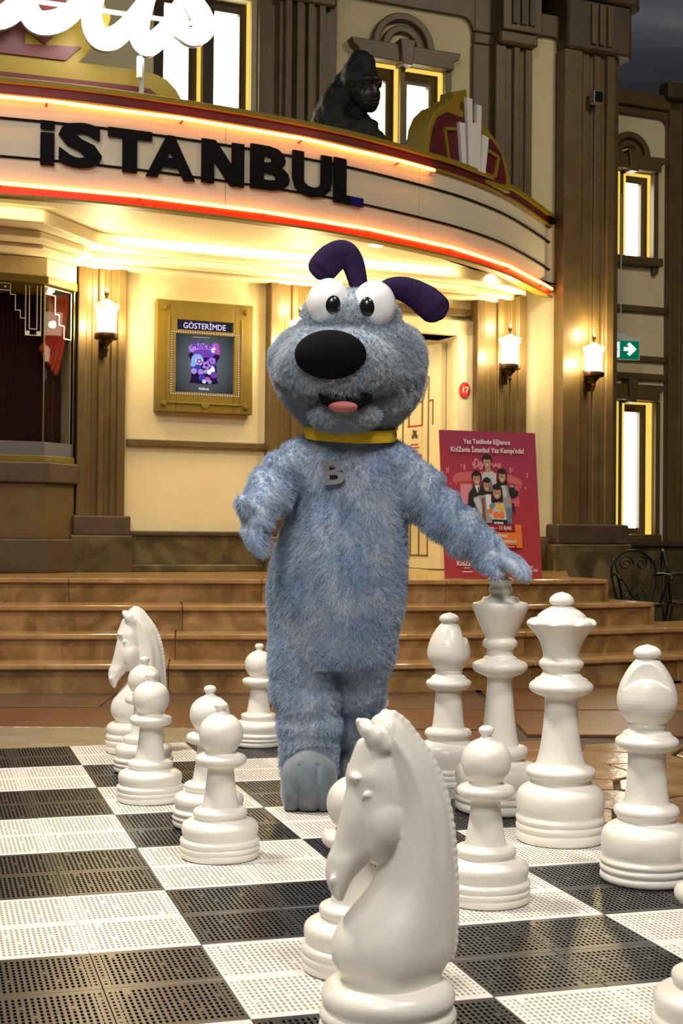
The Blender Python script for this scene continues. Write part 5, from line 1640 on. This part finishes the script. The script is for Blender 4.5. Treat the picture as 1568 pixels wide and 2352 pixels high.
bm = bmesh.new(); ball(bm, W_(mx_(757), 4.985, mz_(838)), (.128, .062, .088), 32, 20); obj('nose', bm, NOSE, headm, smooth=80)
bm = bmesh.new()
pts_ = [(-.10, .010), (-.05, -.012), (0, -.018), (.05, -.012), (.10, .010), (.085, -.022), (.05, -.045), (0, -.054), (-.05, -.045), (-.085, -.022)]
prism(bm, [(x + mx_(790), z + mz_(925)) for x, z in pts_], 5.005 - PR.y, 5.12 - PR.y, axis='y')
obj('mouth', bm, NOSE, headm, bevel=.008)
bm = bmesh.new(); ball(bm, W_(mx_(786), 5.015, mz_(949)), (.055, .03, .020), 18, 12); obj('tongue', bm, pmat('pink_felt', (.45, .13, .12), .7), headm, smooth=80)
EYEW = pmat('glossy_white_eye', (.84, .84, .85), .08, coat=.6)
for s, px, py in ((-1, 752, 710), (1, 852, 714)):
    bm = bmesh.new(); ball(bm, W_(mx_(px), 5.15, mz_(py)), (.082, .07, .092), 28, 20); e = obj('eye', bm, EYEW, headm, smooth=80)
    bm = bmesh.new(); ball(bm, W_(mx_(px + (8 if s < 0 else -14)), 5.092, mz_(py + 8)), (.030, .018, .036), 20, 14); obj('pupil', bm, BLACKGL, e, smooth=80)
# soft leaf shaped ears, flopping outwards
EARF = pmat('dark_purple_velvet', (.016, .006, .036), .9, col2=(.022, .009, .046), scale=8, spec=.2)
def ear(path, wid, y, lab=None):
    bm = bmesh.new()
    P = catmull([Vector((mx_(x), 0, mz_(z))) for x, z in path], 6); n = len(P); rings = []
    for i, p in enumerate(P):
        t = (P[min(i + 1, n - 1)] - P[max(i - 1, 0)]).normalized(); nn = Vector((-t.z, 0, t.x))
        k = i / (n - 1); w = (wid[0] + (wid[1] - wid[0]) * min(1, k * 1.5)) * (1 if k < .8 else math.sqrt(max(0.02, 1 - ((k - .8) / .2) ** 2)))
        rings.append([p + nn * w * cos(a) + Vector((0, y - PR.y + .026 * sin(a) * (1 if k < .85 else .7), 0)) for a in [2 * pi * q / 20 for q in range(20)]])
    loft(bm, rings)
    obj('ear', bm, EARF, headm, smooth=70)
ear([(822, 680), (815, 640), (802, 600), (782, 582), (757, 594), (735, 618), (722, 640)], (.030, .058), 5.28)
ear([(860, 682), (890, 662), (925, 664), (962, 682), (992, 706), (1014, 728)], (.030, .060), 5.28)
# collar, badge
bm = bmesh.new()
rg = []
for i in range(64):
    a = 2 * pi * i / 64
    c_ = Vector((mx_(803) + .168 * cos(a), 5.345 + .168 * sin(a) * 1.02, mz_(992) - .012 * cos(a) * .4 + .026 * sin(a) + .000))
    rg.append(c_)
R_ = []
for i, c_ in enumerate(rg):
    a = 2 * pi * i / 64; o_ = Vector((cos(a), sin(a), 0))
    R_.append([c_ + o_ * .006 + Vector((0, 0, .023)) - PR, c_ + o_ * .010 + Vector((0, 0, 0)) - PR, c_ + o_ * .006 - Vector((0, 0, .023)) - PR, c_ - o_ * .006 - Vector((0, 0, .023)) - PR, c_ - o_ * .006 + Vector((0, 0, .023)) - PR])
V = [[bm.verts.new(p) for p in r] for r in R_]
for i in range(64):
    a, b = V[i], V[(i + 1) % 64]
    for k in range(5): bm.faces.new((a[k], a[(k + 1) % 5], b[(k + 1) % 5], b[k]))
YEL = pmat('yellow_felt', (.80, .53, .02), .7, bump=.1, bscale=120)
col_ = obj('collar', bm, YEL, person, smooth=50)
bm = bmesh.new(); box(bm, -.006, .006, -.006, .004, -.021, .021); obj('collar_seam', bm, YEL, col_, W_(mx_(773), 5.345 - .174, mz_(1000) - .0), bevel=.003)
bm = text_bm('B', 1.0, .06, .03)
xs = [v.co.x for v in bm.verts]; ys = [v.co.y for v in bm.verts]
for v in bm.verts: v.co = Vector(((v.co.x - (min(xs) + max(xs)) / 2) * .078 / (max(xs) - min(xs)), (v.co.y - (min(ys) + max(ys)) / 2) * .088 / (max(ys) - min(ys)), v.co.z * .14))
bmesh.ops.transform(bm, matrix=Matrix.Rotation(rad(-4), 4, 'Y') @ UPRIGHT, verts=bm.verts)
GFELT = pmat('grey_felt', (.20, .205, .215), .8)
bad = obj('letter_badge', bm, GFELT, person, W_(mx_(766), 5.158, mz_(1089)), bevel=.002)

# ---- shoes
def shoe(cx, yf, yb, hw, h):
    bm = bmesh.new()
    ball(bm, W_(cx, yf + .12, h * .45), (hw, .125, h * .52), 24, 16)
    for s_ in (-1, 1): ball(bm, W_(cx + s_ * hw * .42, yf + .115, h * .30), (hw * .58, .105, h * .34), 18, 12)
    tube(bm, [W_(cx, yf + .17, h * .45), W_(cx, yf + .22, h * .95)], [hw * .98, hw * .86], 20); ball(bm, W_(cx, yb - .09, h * .5), (hw * .85, .11, h * .55), 24, 16)
    tube(bm, [W_(cx, yb - .10, h * .5), W_(cx, yb - .10, h * 1.3)], [hw * .9, hw * .8], 20)
    box(bm, *(lambda a, b: (a.x - hw * .85, a.x + hw * .85, a.y, b.y, .004, .05))(W_(cx, yf + .05, 0), W_(cx, yb - .05, 0)))
    me = remesh(bm, .009, 8)
    for v in me.vertices:
        w = v.co + PR
        if w.y < yf + .12 and w.z < h * .8:
            for q in (-.36, .30):
                v.co += v.normal * (-.010 * math.exp(-((w.x - cx - q * hw) / .007) ** 2))
        v.co.z = max(v.co.z, .001)
        v.co += v.normal * noise.noise(w * 14) * .004
        v.co.z = max(v.co.z, .001)
    me.materials.append(SHOE); return link('paw_shoe', me, person)


shoe(mx_(719) - .003, 5.09, 5.46, .108, .225)
shoe(mx_(822) + .006, 5.40, 5.73, .100, .20)


# ---- fur
def fur(o, count, length, seed, rad_=.0011):
    md = o.modifiers.new('fur', 'PARTICLE_SYSTEM'); ps = o.particle_systems[0]; st = ps.settings; ps.seed = seed
    st.type = 'HAIR'; st.count = count; st.hair_length = length; st.hair_step = 3; st.use_advanced_hair = True
    st.emit_from = 'FACE'; st.use_even_distribution = True
    st.normal_factor = .0036; st.object_align_factor = (0, -.0005, -.0026); st.factor_random = .0022
    st.child_type = 'INTERPOLATED'; st.rendered_child_count = 8; st.child_percent = 0 if hasattr(st, 'child_percent') else 0
    st.clump_factor = .38; st.roughness_2 = .006; st.roughness_endpoint = .010; st.child_length = 1.; st.roughness_1 = .003
    st.root_radius = 1.; st.tip_radius = .35; st.radius_scale = rad_; st.material = 1
    st.render_step = 3; st.display_step = 2
    if o.vertex_groups: ps.vertex_group_length = 'fur_length'
    return st


try:
    fur(body, 20000, .021, 1)
    fur(headm, 13000, .019, 2)
except Exception as ex:
    print('fur failed', ex)
